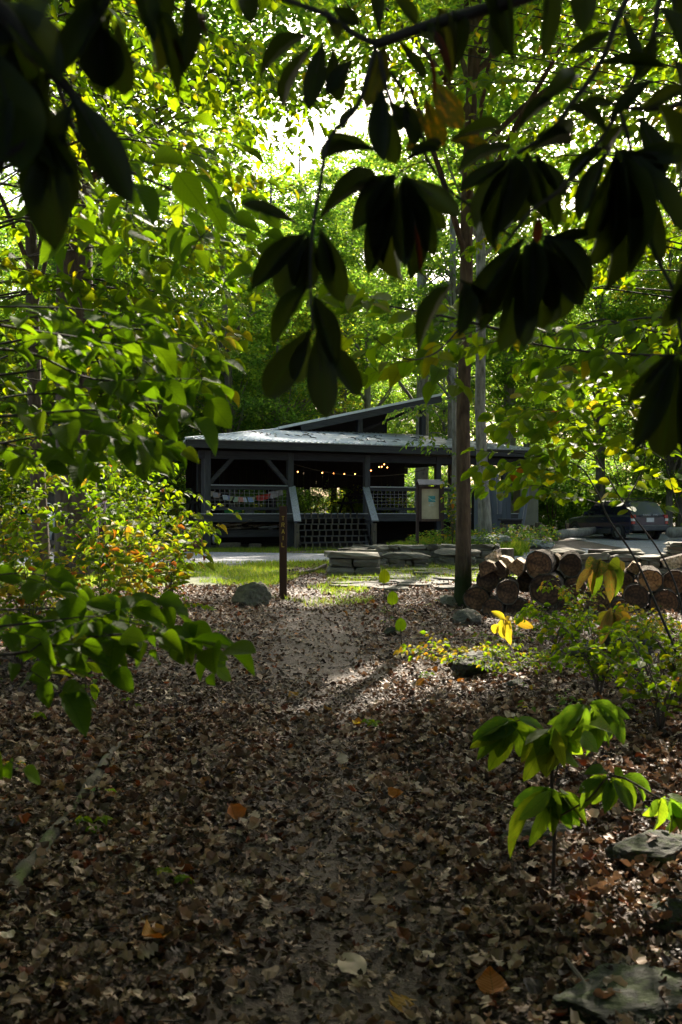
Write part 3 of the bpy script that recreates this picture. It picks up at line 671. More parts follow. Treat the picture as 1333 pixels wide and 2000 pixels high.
def roof_panel(a0, a1, b1, b0, th=.03, ribs=True):
    """a0-a1 along eave, b0-b1 along the top; quad panel with ribs at its edges and middle"""
    a0, a1, b0, b1 = map(Vector, (a0, a1, b0, b1)); n = (a1-a0).cross(b0-a0 if (b0-a0).length > (b1-a0).length else b1-a0).normalized()
    if n.z < 0: n = -n
    mb = MB(); top = [a0, a1, b1, b0]
    mb.add([p-n*th for p in top]+[p for p in top], [(0, 3, 2, 1), (4, 5, 6, 7), (0, 1, 5, 4), (1, 2, 6, 5), (2, 3, 7, 6), (3, 0, 4, 7)])
    if ribs:
        for t in (.02, .5):
            p = a0.lerp(a1, t)+n*.014; q = b0.lerp(b1, t)+n*.014
            if (q-p).length > .1: mb.bar(p, q, .045, .05, n)
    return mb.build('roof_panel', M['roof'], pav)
NPAN = 34
def topz(x): return HZ
for i in range(NPAN):
    x0 = RX*i/NPAN; x1 = RX*(i+1)/NPAN-.004
    def topv(x): return min(HV, HV*x/C1, HV*(RX-x)/(RX-D1))
    def zz(v): return EV+.02+(HZ-EV)*v/HV
    v0, v1 = topv(x0), topv(x1)
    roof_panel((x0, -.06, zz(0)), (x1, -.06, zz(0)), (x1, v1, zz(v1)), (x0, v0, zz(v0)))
    X0, X1 = x0, x1
    def bx_(x, q): k = LS*BK*(1-q); return k+(x)*(RX-k)/RX
    w0 = min(1, x0/C1, (RX-x0)/(RX-D1)); w1 = min(1, x1/C1, (RX-x1)/(RX-D1))
    roof_panel((bx_(x1, 0), BK+.06, zz(0)), (bx_(x0, 0), BK+.06, zz(0)), (bx_(x0, w0), BK-w0*HV, zz(w0*HV)), (bx_(x1, w1), BK-w1*HV, zz(w1*HV)), ribs=False)
for i in range(16):
    v0 = BK*i/16; v1 = BK*(i+1)/16-.004
    def tv(v): return min(1.0, v/HV, (BK-v)/HV)
    for xs_, xe in ((-.06, C1), (RX+.06, D1)):
        q0, q1 = tv(v0), tv(v1)
        l0 = LS*v0 if xs_ < 0 else 0; l1 = LS*v1 if xs_ < 0 else 0
        roof_panel((xs_+l0, v0, EV+.02), (xs_+l1, v1, EV+.02), (xs_+(xe-xs_)*q1+l1*(1-q1), v1, EV+.02+(HZ-EV)*q1), (xs_+(xe-xs_)*q0+l0*(1-q0), v0, EV+.02+(HZ-EV)*q0), ribs=i % 2 == 0)
mb = MB(); mb.bar((-.03, -.03, EV+.05), (C1, HV, HZ+.06), .16, .03); mb.build('hip_cap', M['roof'], pav)
mb = MB(); mb.bar((RX+.03, -.03, EV+.05), (D1, HV, HZ+.06), .16, .03); mb.build('hip_cap', M['roof'], pav)
pb('drip_edge', [((RX/2, -.075, EV+.005), (RX+.1, .03, .035))], 'rail', 0)
# underside / ceiling boards, added to keep the interior dark
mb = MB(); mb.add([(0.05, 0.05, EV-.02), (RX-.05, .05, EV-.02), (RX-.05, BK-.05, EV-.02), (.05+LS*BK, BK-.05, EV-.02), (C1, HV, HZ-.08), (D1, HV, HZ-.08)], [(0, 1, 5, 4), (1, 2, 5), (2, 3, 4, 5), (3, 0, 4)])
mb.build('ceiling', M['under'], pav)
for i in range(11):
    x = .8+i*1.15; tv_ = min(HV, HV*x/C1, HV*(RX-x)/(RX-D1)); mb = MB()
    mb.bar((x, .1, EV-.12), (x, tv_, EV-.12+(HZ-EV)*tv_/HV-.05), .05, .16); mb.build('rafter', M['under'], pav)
# raised shed roof rising to the right
U0, U1, V0, V1 = 4.7, 11.65, 4.3, 8.9; Z0 = HZ+.02; Z1 = 5.82
for i in range(12):
    a = V0+(V1-V0)*i/12; b = V0+(V1-V0)*(i+1)/12-.004
    roof_panel((U0, a, Z0), (U0, b, Z0), (U1, b, Z1), (U1, a, Z1), .03)
mb = MB(); mb.bar((U0+.9, V0-.03, Z0+.13*0+(Z1-Z0)*.9/6.95-.15), (U1, V0-.03, Z1-.15), .05, .27); mb.build('fascia', M['beam'], pav)
mb = MB(); mb.bar((U0, V0-.06, Z0+.02), (U1, V0-.06, Z1+.02), .07, .09); mb.build('drip_edge', M['roof_edge'], pav)
mb = MB(); mb.bar((U0+.5, V1, Z0-.05), (U1, V1, Z1-.15), .05, .27); mb.build('fascia', M['beam'], pav)
mb = MB(); mb.add([(U0+.3, V0+.1, Z0-.04), (U1-.05, V0+.1, Z1-.05), (U1-.05, V1-.1, Z1-.05), (U0+.3, V1-.1, Z0-.04)], [(0, 1, 2, 3)]); mb.build('ceiling', M['under'], pav)
for u in (8.2, 11.0):
    zt = Z0+(Z1-Z0)*(u-U0)/(U1-U0)-.12
    pb('post', [((u, V0+.35, (HZ+zt)/2), (.2, .2, zt-HZ+.1))], 'beamz')
    pb('post', [((u-.1, V1-.3, (HZ+zt)/2-.2), (.2, .2, zt-HZ+.5))], 'beamz')
mb = MB(); mb.prism([(U0+.4, HZ-.05), (9.7, HZ-.05), (9.7, Z0+(Z1-Z0)*(9.7-U0)/(U1-U0)-.1), (U0+.4, Z0+(Z1-Z0)*.4/(U1-U0)-.1)], V0+.9, V0+.95); mb.build('gable_shade_sheet', M['under'], pav)  # dark sheet stands in for the shade inside the open gable
mb = MB(); mb.bar((8.4, V0+.5, HZ+.1), (10.9, V0+.5, HZ+1.15), .1, .12, (0, 1, 0)); mb.build('brace', M['under'], pav)
# deck
for i in range(24):
    y0 = .62+i*(BK-1.3)/24
    pb('deck_board', [((RX/2-.1+LS*y0/2, y0+.17, DK-.02), (RX-1.2-LS*y0, (BK-1.3)/24-.012, .04))], 'deckw', 0)
pb('rim_beam', [((RX/2, FV-.13, DK-.145), (RX-1.1, .06, .25))], 'beam')
pb('deck_edge', [((RX/2, FV-.1, DK-.005), (RX-1.0, .18, .03))], 'rail', 0)
mb = MB(); mb.bar((.6, .6, DK-.145), (.55+LS*8.6, 8.6, DK-.145), .06, .25); mb.build('rim_beam', M['beam'], pav)
pb('deck_shade_board', [((RX/2+.4, 3.3, DK/2-.1), (RX-2.4, .05, DK+.1))], 'under', 0)  # dark board added to keep the gap under the deck black
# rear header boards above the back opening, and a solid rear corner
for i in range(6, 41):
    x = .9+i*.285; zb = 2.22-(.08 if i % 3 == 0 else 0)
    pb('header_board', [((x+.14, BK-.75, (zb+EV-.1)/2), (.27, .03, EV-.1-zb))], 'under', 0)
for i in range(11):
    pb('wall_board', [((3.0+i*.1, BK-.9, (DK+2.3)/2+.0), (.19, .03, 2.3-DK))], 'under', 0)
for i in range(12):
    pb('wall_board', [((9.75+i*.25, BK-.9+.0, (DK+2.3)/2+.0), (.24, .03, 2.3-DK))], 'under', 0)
for u in (4.05, 5.9): pb('post', [((u, BK-1.4, (EV+DK)/2-.2), (.17, .17, EV-DK))], 'under')
# railings: rails, post lugs, wire mesh
def railing(u0, u1, v0=FV, v1=None):
    L = u1-u0
    pb('top_rail', [(((u0+u1)/2, v0, DK+.90), (L, .14, .04))], 'rail')
    pb('rail_board', [(((u0+u1)/2, v0, DK+.82), (L, .04, .11))], 'beam')
    pb('bottom_rail', [(((u0+u1)/2, v0, DK+.155), (L, .05, .10))], 'beam')
    pb('rail_block', [(((u0+u1)/2, v0, DK+.05), (.3, .06, .10))], 'beam')
    mb = MB()
    n = int(L/.155)
    for i in range(1, n): mb.bar((u0+L*i/n, v0, DK+.2), (u0+L*i/n, v0, DK+.77), .008, .008, (0, 1, 0))
    for k in range(1, 5): mb.bar((u0, v0+.006, DK+.2+.57*k/5), (u1, v0+.006, DK+.2+.57*k/5), .008, .008)
    tag(mb.build('wire_mesh', M['wire'], pav), kind='stuff')
for a, b in ((.78, 3.6), (6.4, 9.2), (9.2, 12.0)): railing(a+.095, b-.095)
for a, b in ((9.0, 11.5),):
    pb('top_rail', [(((a+b)/2, BK-.6, DK+.90), (b-a-.2, .14, .04))], 'beam'); pb('bottom_rail', [(((a+b)/2, BK-.6, DK+.3), (b-a-.2, .05, .09))], 'beam')
# stairs
SU0, SU1 = 3.78, 6.22; NR = 6; rh = DK/NR; SK = .30
def sk(v): return -SK*(FV-v)
for i in range(NR):
    z = rh*i+.02; v = FV-.2-(NR-i)*.26+.0
    pb('tread', [(((SU0+SU1)/2+sk(v+.14), v+.14, z+.015), (SU1-SU0, .30, .035))], 'deckw', 0)
    for k in range(9):
        x = SU0+.22+k*(SU1-SU0-.3)/9+(.0 if i % 2 else .04)+.035*i
        if x > SU1-.05: continue
        pb('riser_slat', [((x-.08+sk(v+.25), v+.25, z+rh/2+.01), (.045, .03, rh-.02))], 'tan_wood', 0)
for u in (SU0-.03, SU1+.03):
    mb = MB(); mb.bar((u+sk(FV-.15), FV-.15, DK-.18), (u+sk(FV-1.7), FV-1.7, .05), .05, .26); mb.build('stringer', M['under'], pav)
for u in (SU0-.13, SU1+.13):
    pb('newel_post', [((u+sk(FV-1.55), FV-1.55, .40), (.13, .13, .86))], 'tan_wood')
    mb = MB(); mb.bar((u, FV-.05, DK+.88), (u+sk(FV-1.78), FV-1.78, DK-.24), .22, .045); mb.build('handrail', M['rail'], pav)
    mb = MB(); mb.bar((u, FV-.1, DK+.42), (u+sk(FV-1.6), FV-1.6, DK-.62), .045, .13); mb.build('stair_rail', M['beam'], pav)
# shelf beam below the deck with lumber
pb('shelf_beam', [((2.2, FV+.25, .50), (2.75, .06, .24))], 'beam')
pb('shelf_beam', [((2.2, FV+1.2, .50), (2.75, .06, .24))], 'beam')
PM = Matrix.Rotation(TH, 4, 'Z'); PM.translation = (-4.7, 30.5, PZ)
def pw(x, y, z): return PM @ Vector((x, y, z))
lum = empty('lumber_pile', pw(2.2, FV+.6, .62), TH, label='heap of loose boards and split wood on the shelf under the pavilion deck', cat='woodpile')
for i in range(46):
    mb = MB(); L = rnd.uniform(.25, .9); c = Vector((rnd.uniform(-1.1, 1.1), rnd.uniform(-.5, .35), 0)); c.z = .03+rnd.uniform(0, .26)*(1-(abs(c.x)/1.5)**2)
    d = Vector((rnd.uniform(-1, 1), rnd.uniform(-1, .2), rnd.uniform(-.12, .12))).normalized()
    mb.bar(c-d*L/2, c+d*L/2, rnd.uniform(.05, .13), rnd.uniform(.02, .045)); mb.build('board', M['rail'] if i % 4 == 0 else M['tan_wood'], lum, bevel=.004)
# items below the deck, left
for (x, y, s, lab) in [(1.5, FV+.1, (.75, .3, .2), 'wooden crate on the ground under the pavilion shelf'), (2.35, FV-.05, (.34, .25, .16), 'small tan wood block under the pavilion shelf')]:
    e = empty('wooden_crate' if x < 2 else 'wood_block', pw(x, y, .02), TH+.1, label=lab, cat='crate' if x < 2 else 'wood block')
    for k in range(3 if x < 2 else 1):
        n = 3 if x < 2 else 1
        mb = MB(); mb.box((0, -s[1]/2, s[2]*(k+.5)/n), (s[0], .03, s[2]/n-.01)); mb.build('slat', M['tan_wood'], e)
    mb = MB(); mb.box((0, .02, s[2]/2), (s[0]-.04, s[1]-.05, s[2]-.01)); mb.build('body', M['tan_wood'], e, bevel=.01)
# hanging grey bag under the deck
mb = MB(); mb.tube([(0, 0, .02), (.01, 0, -.08), (0, 0, -.22), (-.01, 0, -.36), (0, 0, -.42)], [.015, .05, .085, .07, .02], 10)
o = mb.build('hanging_bag', M['wire'], None, smooth=True); o.location = pw(1.0, FV-.05, .60); tag(o, 'small grey bag hanging from the shelf beam by the left post', 'bag')
# rusty barrel beside the left post
e = empty('barrel', pw(.25, FV-.1, .22), .6, label='reddish brown drum lying on its side by the left corner post', cat='barrel')
M['terra'] = plain('rusty_red_drum', (.22, .07, .045), .6, noise=.25, nscale=5)
mb = MB(); mb.tube([(-.3, 0, 0), (-.29, 0, 0), (-.1, 0, 0), (.1, 0, 0), (.29, 0, 0), (.3, 0, 0)], [.19, .21, .225, .225, .21, .19], 20); mb.build('drum', M['terra'], e, smooth=False)
for x in (-.2, .2): mb = MB(); mb.tube([(x-.012, 0, 0), (x+.012, 0, 0)], [.229, .229], 20); mb.build('hoop', M['twig'], e)
# prayer flags and string lights
def garland(name, pts, label, cat, n, cols, size, vstart=0):
    e = empty(name, pts[0], 0, label=label, cat=cat); b = Vector(pts[0])
    mb = MB(); cur = []
    for i in range(25):
        t = i/24; a = Vector(pts[0]).lerp(Vector(pts[-1]), t); a.z -= pts[1]*4*t*(1-t); cur.append(a-b)
    mb.tube(cur, .006, 4); mb.build('cord', M['twig'], e); return e, cur
e, cur = garland('flag_garland', [pw(.95, FV+.35, DK+.74), .22, pw(3.5, FV+.35, DK+.74)], 'string of small pastel flags hung behind the left railing', 'bunting', 0, 0, 0)
fc = [(.42, .38, .30), (.34, .36, .42), (.40, .28, .24), (.5, .6, .7), (.22, .26, .55), (.45, .5, .26), (.42, .62, .5), (.62, .30, .26), (.62, .7, .78), (.28, .42, .72), (.6, .62, .36)]
for i in range(11):
    p = cur[1+int(i*1.35)]; mb = MB(); w = .165; h = .15; rr = rnd.uniform(-.1, .1); sk = rnd.uniform(-.02, .02)
    d = Vector((math.cos(TH), math.sin(TH), 0)); nn = Vector((-d.y, d.x, 0))
    g = [p+d*(w*(a-.5))+Vector((sk*c*4, 0, -h*c))+nn*(.03*math.sin(3*a+i)*c-.01) for c in (0, .5, 1) for a in (0, .5, 1)]
    g = g+[q+nn*.003 for q in g]
    Fc = [(0, 1, 4, 3), (1, 2, 5, 4), (3, 4, 7, 6), (4, 5, 8, 7)]; mb.add(g, Fc+[tuple(9+q for q in f[::-1]) for f in Fc])
    mb.build('flag', plain('flag_cloth_%d' % i, fc[i], .9, noise=.08), e)
def cloth(name, x0, x1, z0, z1, c, lab, seed):
    r = random.Random(seed); n, m = 12, 8; V = []
    for j in range(m+1):
        for i in range(n+1):
            a = i/n; b = j/m; x = x0+(x1-x0)*a; z = z1+(z0-z1)*b*(1-.5*abs(a-.35))+.35*(a-.5)*(z1-z0)
            V.append((x-x0, .05*math.sin(a*17+seed+2*b)*(.4+b), z-z0))
    V2 = V+[(x, y+.004, z) for x, y, z in V]; nn = len(V)
    Fc = [(j*(n+1)+i, j*(n+1)+i+1, (j+1)*(n+1)+i+1, (j+1)*(n+1)+i) for j in range(m) for i in range(n)]
    Fc += [tuple(nn+q for q in f[::-1]) for f in Fc]
    o = ob(name, mesh_py(name, V2, Fc, plain(name+str(seed), c, .9, noise=.15, nscale=9), True)); o.matrix_basis = PM @ Matrix.Translation((x0, FV+.3, z0)); return tag(o, lab, 'cloth')
cloth('hanging_cloth', 2.55, 3.05, DK+.42, DK+.62, (.42, .045, .03), 'red cloth draped behind the left railing', 2)
cloth('hanging_cloth', 2.95, 3.45, DK+.50, DK+.74, (.45, .44, .50), 'pale lilac cloth beside the red one behind the railing', 5)
cloth('hanging_cloth', 1.45, 2.05, DK+.0, DK+.12, (.03, .22, .07), 'green cloth lying on the deck edge under the flags', 9)
M['bulb'] = NT('warm_bulb').m; _b = M['bulb'].node_tree.nodes['Principled BSDF']; _b.inputs['Emission Color'].default_value = (1, .34, .08, 1); _b.inputs['Emission Strength'].default_value = 4.5; _b.inputs['Base Color'].default_value = (.9, .6, .3, 1)
bm_ = bmesh.new(); bmesh.ops.create_uvsphere(bm_, u_segments=10, v_segments=8, radius=.021); bulbme = bpy.data.meshes.new('bulb'); bm_.to_mesh(bulbme); bm_.free(); bulbme.materials.append(M['bulb'])
sockme = MB().tube([(0, 0, .02), (0, 0, .075)], [.018, .014], 8).mesh('socket', M['black'])
def lights(pxs, d, label):
    pts = [P(px, py, d+dd) for px, py, dd in pxs]; b = pts[0]; e = empty('string_lights', b, 0, label=label, cat='string lights'); mb = MB()
    path = []
    for i in range(len(pts)-1):
        for t in (0, .25, .5, .75): q = pts[i].lerp(pts[i+1], t)-b; q.z += .085-.05*4*t*(1-t)*.5; path.append(q)
    path.append(pts[-1]-b+Vector((0, 0, .085))); mb.tube(path, .006, 4); mb.build('cord', M['black'], e)
    for p in pts:
        o = ob('bulb', bulbme, e, p-b); ob('socket', sockme, o, (0, 0, 0))
lights([(540, 921, 0), (582, 921.5, 0), (630, 923.5, .2), (652, 924.5, .6), (673, 926, .3), (694, 926, .8)], 36.0, 'string of warm glowing bulbs across the middle of the pavilion')
lights([(721, 921, 0), (725, 919, .1), (741, 912, .0), (746, 911.5, .3), (751, 907, .1), (757, 913, .5), (766, 901, .0), (770, 899, .3), (777, 896.5, .2), (782, 901, 0)], 36.5, 'cluster of warm glowing bulbs climbing to the right inside the pavilion')
mb = MB(); q = []
for i in range(20):
    t = i/19; a = pw(3.7, FV+.2, EV-.62).lerp(pw(8.8, FV+.2, EV-.75), t); a.z -= .32*4*t*(1-t); q.append(a)
mb.tube(q, .012, 5); tag(mb.build('sagging_rope', M['stem']), 'bare greenish cord sagging under the pavilion eave', 'rope')
# tables on the deck (dark shapes inside)
for (x, y, lab) in [(9.2, 6.6, 'dark picnic table on the pavilion deck near the back'), (2.4, 5.2, 'dark picnic table behind the left railing')]:
    e = empty('picnic_table', pw(x, y, DK), TH, label=lab, cat='table')
    for k in range(5): mb = MB(); mb.box((0, -.3+k*.15, .74), (1.7, .135, .04)); mb.build('plank', M['under'], e)
    for s in (-1, 1):
        mb = MB(); mb.box((0, s*.65, .44), (1.7, .25, .04)); mb.build('bench_plank', M['under'], e)
        for q in (-1, 1):
            mb = MB(); mb.bar((q*.6, s*.65, .0), (q*.6, s*.15, .72), .09, .05, (1, 0, 0)); mb.build('leg', M['under'], e)
        mb = MB(); mb.box((s*.64, 0, .40), (.04, 1.4, .09)); mb.build('crossbar', M['under'], e)
# fallen twigs on the roof: small debris
mb = MB()
for i in range(60):
    x = rnd.uniform(3, 12); v = rnd.uniform(.5, 4.2); z = EV+.02+(HZ-EV)*v/HV+.035; a = rnd.uniform(0, 3.14); L = rnd.uniform(.08, .35)
    mb.tube([(x, v, z), (x+math.cos(a)*L*.5, v+math.sin(a)*L*.5, z+.03+math.sin(a)*L*.08), (x+math.cos(a)*L, v+math.sin(a)*L, z+.01+math.sin(a)*L*.16)], [.012, .02, .008], 4)
o = mb.build('roof_debris', M['twig']); o.matrix_basis = PM; tag(o, 'twigs and dead leaves lying on the lower metal roof', kind='stuff')

# ------------------------------------------------------------------ trail post
b = onG(553.5, 1170); e = empty('trail_post', b, .05, label='brown wooden post lettered TRAIL in yellow beside the path', cat='sign post')
mb = MB(); mb.box((0, 0, .72), (.125, .10, 1.62)); mb.build('post', M['brown_wood'], e, bevel=.008)
LET = {'T': [((0, 1), (1, 1)), ((.5, 1), (.5, 0))], 'R': [((0, 0), (0, 1)), ((0, 1), (.8, 1)), ((.8, 1), (.95, .78)), ((.95, .78), (.8, .55)), ((.8, .55), (0, .55)), ((.4, .55), (.95, 0))],
       'A': [((0, 0), (.5, 1)), ((.5, 1), (1, 0)), ((.2, .36), (.8, .36))], 'I': [((.5, 0), (.5, 1))], 'L': [((0, 0), (0, 1)), ((0, 0), (.9, 0))]}
top = CAMH - b.z
for k, ch in enumerate('TRAIL'):
    mb = MB(); z0 = top-.135-k*.109
    for (a, c) in LET[ch]:
        p0 = Vector(((a[0]-.5)*.042, -.053, z0+a[1]*.064)); p1 = Vector(((c[0]-.5)*.042, -.053, z0+c[1]*.064)); mb.bar(p0, p1+(p1-p0).normalized()*.004, .011, .004, (0, 1, 0))
    mb.build('letter', M['yellow_paint'], e)

# ------------------------------------------------------------------ notice board
kd = 28.0; kx = (840.5-CX)/F*kd; kz = Gz(kx, kd); e = empty('notice_board', (kx, kd, kz), .12, label='brown roofed notice board with pale panel and blue green map', cat='notice board')
s = kd/F
zt = CAMH-(950-CY)*s-kz; zb = CAMH-(1018-CY)*s-kz
for q in (-1, 1): mb = MB(); mb.box((q*.36, 0.02, zt/2), (.075, .09, zt+.1)); mb.build('post', M['kiosk'], e, bevel=.005)
hw = .30
for (c, sz) in [((-.29, -.03, (zt+zb)/2), (.075, .07, zt-zb)), ((.29, -.03, (zt+zb)/2), (.075, .07, zt-zb))]: mb = MB(); mb.box(c, sz); mb.build('frame_stile', M['kiosk'], e, bevel=.005)
for z in (zb+.03, zt-.03): mb = MB(); mb.box((0, -.032, z), (.505, .07, .07)); mb.build('frame_rail', M['kiosk'], e, bevel=.005)
pm = plain('pale_weathered_panel', (.45, .41, .29), .5, noise=.14, nscale=3)
mb = MB(); mb.box((0, -.01, (zt+zb)/2), (.50, .02, zt-zb-.12)); mb.build('panel', pm, e)
mp_ = MB(); mp_.box((.045, -.022, zt-.355), (.20, .004, .17)); mp_.mi = 1
q = [Vector((-.055+.2*t, -.025, zt-.30-.10*t**.5+.012*math.sin(9*t))) for t in np.linspace(0, 1, 9)]
mp_.tube(q, [.006]*8+[.012], 5); mp_.mi = 2; mp_.box((.055, -.0245, zt-.325), (.14, .003, .015)); mp_.mi = 3; mp_.box((-.035, -.0245, zt-.345), (.02, .003, .10))
mp_.build('map_poster', None, e, mats=[plain('map_teal', (.05, .30, .33), .4, noise=.2, nscale=25), plain('map_white', (.6, .68, .66), .4), plain('map_blue', (.04, .22, .32), .4), plain('map_green', (.10, .36, .30), .4)])
for (x, z, w, h) in [(.04, zt-.47, .08, .045), (-.01, zt-.535, .07, .05), (.065, zt-.53, .05, .04)]: mb = MB(); mb.box((x, -.0235, z), (w, .003, h)); mb.build('paper_note', plain('pale_note', (.5, .56, .5), .5), e)
for k in range(4):
    mb = MB(); z = zt+.06+k*.035; y = -.20+k*.055; mb.box((.0, y, z), (.74, .085, .02), Matrix.Rotation(.55, 3, 'X')); mb.build('roof_board', plain('grey_kiosk_roof_%d' % k, (.13, .12, .135), .7), e)
    mb = MB(); mb.box((.0, .2-k*.055, z), (.74, .085, .02), Matrix.Rotation(-.55, 3, 'X')); mb.build('roof_board', M['kiosk'], e)
# short capped post by the near tree
pd_ = 26.6; x = (896-CX)/F*pd_; z = Gz(x, pd_); e = empty('capped_post', (x, pd_, z), 0, label='short dark post with a small metal cap behind the near trunk', cat='post')
h = CAMH-(1015-CY)*pd_/F-z
mb = MB(); mb.box((0, 0, h/2), (.15, .15, h)); mb.build('post', M['kiosk'], e, bevel=.01)
mb = MB(); mb.tube([(0, 0, h), (0, 0, h+.01), (0, 0, h+.09)], [.11, .11, .02], 4); o = mb.build('cap', M['steel'], e); o.rotation_euler = (0, 0, 0)

# ------------------------------------------------------------------ right end of the pavilion surroundings
M['siding'] = woodmat('pale_blue_grey_siding', (.10, .12, .15), 2, contrast=.12); M['shed'] = plain('olive_beige_shed_siding', (.16, .165, .12), .7, noise=.12, nscale=3)
for (px, py, d, w, h, lean, tip, lab) in [(971, 1004, 33.5, .40, 1.55, -.05, True, 'pale blue grey boat hull standing on end behind the grey tree'), (1016, 1034, 33.0, .26, 1.6, .16, True, 'narrow blue grey hull leaning beside the beige shed')]:
    b = P(px, py, d); n = 14; V = []; Fc = []
    for i in range(n+1):
        t = i/n; ww = w/2*(max(.02, 1-(t**3)))**.6*(.75+.25*min(1, t*4)); zz_ = t*h; xx = lean*t*h
        for j in range(9): a = math.pi*j/8; V.append((xx+ww*math.cos(a), -.16*math.sin(a)*(ww/(w/2)), zz_))
    for i in range(n):
        for j in range(8): Fc.append((i*9+j, i*9+j+1, (i+1)*9+j+1, (i+1)*9+j))
        Fc.append((i*9, (i+1)*9, (i+1)*9+8, i*9+8))
    e = empty('leaning_boat', b, 0, label=lab, cat='boat'); ob('hull', mesh_py('hull', V, Fc, M['siding'], True), e)
    mb = MB(); mb.tube([(V[i*9+4][0], V[i*9+4][1]-.005, V[i*9+4][2]) for i in range(n+1)], .012, 5); mb.build('keel', M['wire'], e)
x0 = P(925, 1020, 34.5); e = empty('storage_cabin', (x0.x, x0.y, Gz(x0.x, x0.y)), 0, label='pale blue grey boarded wall section under the right end of the roof', cat='cabin')
for i in range(8): mb = MB(); mb.box((.1+i*.16, 0, .95), (.152, .03, 1.75)); mb.build('siding_board', M['siding'], e)
mb = MB(); mb.box((.66, .3, .95), (1.28, .54, 1.7)); mb.build('body', M['under'], e)
b = P(1034, 1026, 38.0); e = empty('shed', b, .1, label='small olive beige shed with vertical siding beyond the pavilion', cat='shed')
for i in range(9): mb = MB(); mb.box((-.31+i*.078, 0, .76), (.074, .02, 1.52)); mb.build('siding_board', M['shed'], e)
mb = MB(); mb.box((0, .5, .75), (.69, .95, 1.48)); mb.build('body', M['shed'], e); mb = MB(); mb.box((0, .45, 1.56), (.85, 1.15, .05), Matrix.Rotation(.08, 3, 'X')); mb.build('roof', M['under'], e)
b = P(997, 1040, 32.5); e = empty('bench', (b.x, b.y, b.z), .2, label='dark timber bench at the right end of the pavilion', cat='bench')
mb = MB(); mb.box((0, 0, .42), (.75, .3, .06)); mb.build('seat', M['beam'], e, bevel=.01)
mb = MB(); mb.box((0, -.1, .33), (.7, .04, .12)); mb.build('apron', M['under'], e)
for q in (-.25, .25): mb = MB(); mb.box((q, 0, .15), (.14, .22, .36)); mb.build('leg', M['kiosk'], e)
def stump(px, py, d, w, h, lab):
    x = (px-CX)/F*d; z = CAMH-(py-CY)/F*d; n = 20; V = []; Fc = []
    for k, (zz_, s) in enumerate([(-.3, 1.1), (0, 1.04), (h*.5, 1.0), (h, .98)]):
        for j in range(n): a = 6.283*j/n; r = w/2*s*(1+.05*math.sin(5*a+px)+.03*math.sin(11*a)); V.append((r*math.cos(a), r*math.sin(a), zz_))
    for k in range(3):
        for j in range(n): Fc.append((k*n+j, k*n+(j+1) % n, (k+1)*n+(j+1) % n, (k+1)*n+j))
    e = empty('stump', (x, d, z), 0, label=lab, cat='stump'); ob('bark', mesh_py('bark', V, Fc, M['bark_dark']), e)
    mb = MB(); mb.add([(v[0]*.97, v[1]*.97, h+.002) for v in V[3*n:]], [tuple(range(n))]); mb.build('cut_top', M['kiosk'], e)
stump(989, 1091, 20.0, .30, .20, 'short dark stump standing left behind the woodpile')
stump(1172, 1089, 20.8, .50, .17, 'wide low stump on the wall beyond the woodpile')
stump(1052, 1041, 34, .24, .35, 'dark square cut stump in front of the beige shed')
mb = MB(); a = P(1085, 1047, 36); c = P(1165, 1036, 39.5); mb.tube([a, a.lerp(c, .3)+Vector((0, 0, .03)), a.lerp(c, .7), c], [.19, .18, .17, .15], 14)
tag(mb.build('fallen_log', M['bark_grey'], smooth=True), 'long grey fallen log lying left of the dark parked car', 'log')
mb = MB(); a = P(1310, 1040, 37); c = P(1460, 1036, 41); mb.tube([a, a.lerp(c, .5), c], [.2, .19, .18], 14)
tag(mb.build('fallen_log', M['bark_grey'], smooth=True), 'grey log edging the parking area right of the dark car', 'log')

# ------------------------------------------------------------------ cars
def loft(mb, secs, closed=False):
    n = len(secs[0]); V = [v for s in secs for v in s]; Fc = []
    for i in range(len(secs)-1):
        for j in range(n-1): Fc.append((i*n+j, i*n+j+1, (i+1)*n+j+1, (i+1)*n+j))
    mb.add(V, Fc+[tuple(range(n)), tuple((len(secs)-1)*n+j for j in range(n))])
wheelT = MB(); 
def wheel_parts():
    t = MB(); n = 28; pr = [(.20, -.09), (.29, -.105), (.325, -.08), (.33, 0), (.325, .08), (.29, .105), (.20, .09)]
    V = [(r*math.cos(6.283*j/n), y, r*math.sin(6.283*j/n)) for j in range(n) for r, y in pr]; m = len(pr)
    t.add(V, [(j*m+k, j*m+k+1, ((j+1) % n)*m+k+1, ((j+1) % n)*m+k) for j in range(n) for k in range(m-1)])
    r = MB(); r.tube([(0, -.07, 0), (0, .07, 0)], [.205, .205], 28)
    for k in range(5):
        a = 6.283*k/5; r.bar((0, -.09, 0), (.19*math.cos(a), -.085, .19*math.sin(a)), .05, .03, (0, 1, 0)); r.bar((0, .09, 0), (.19*math.cos(a), .085, .19*math.sin(a)), .05, .03, (0, 1, 0))
    return t.mesh('tyre', M['tyre'], True), r.mesh('rim', M['steel'])
TY, RI = wheel_parts()
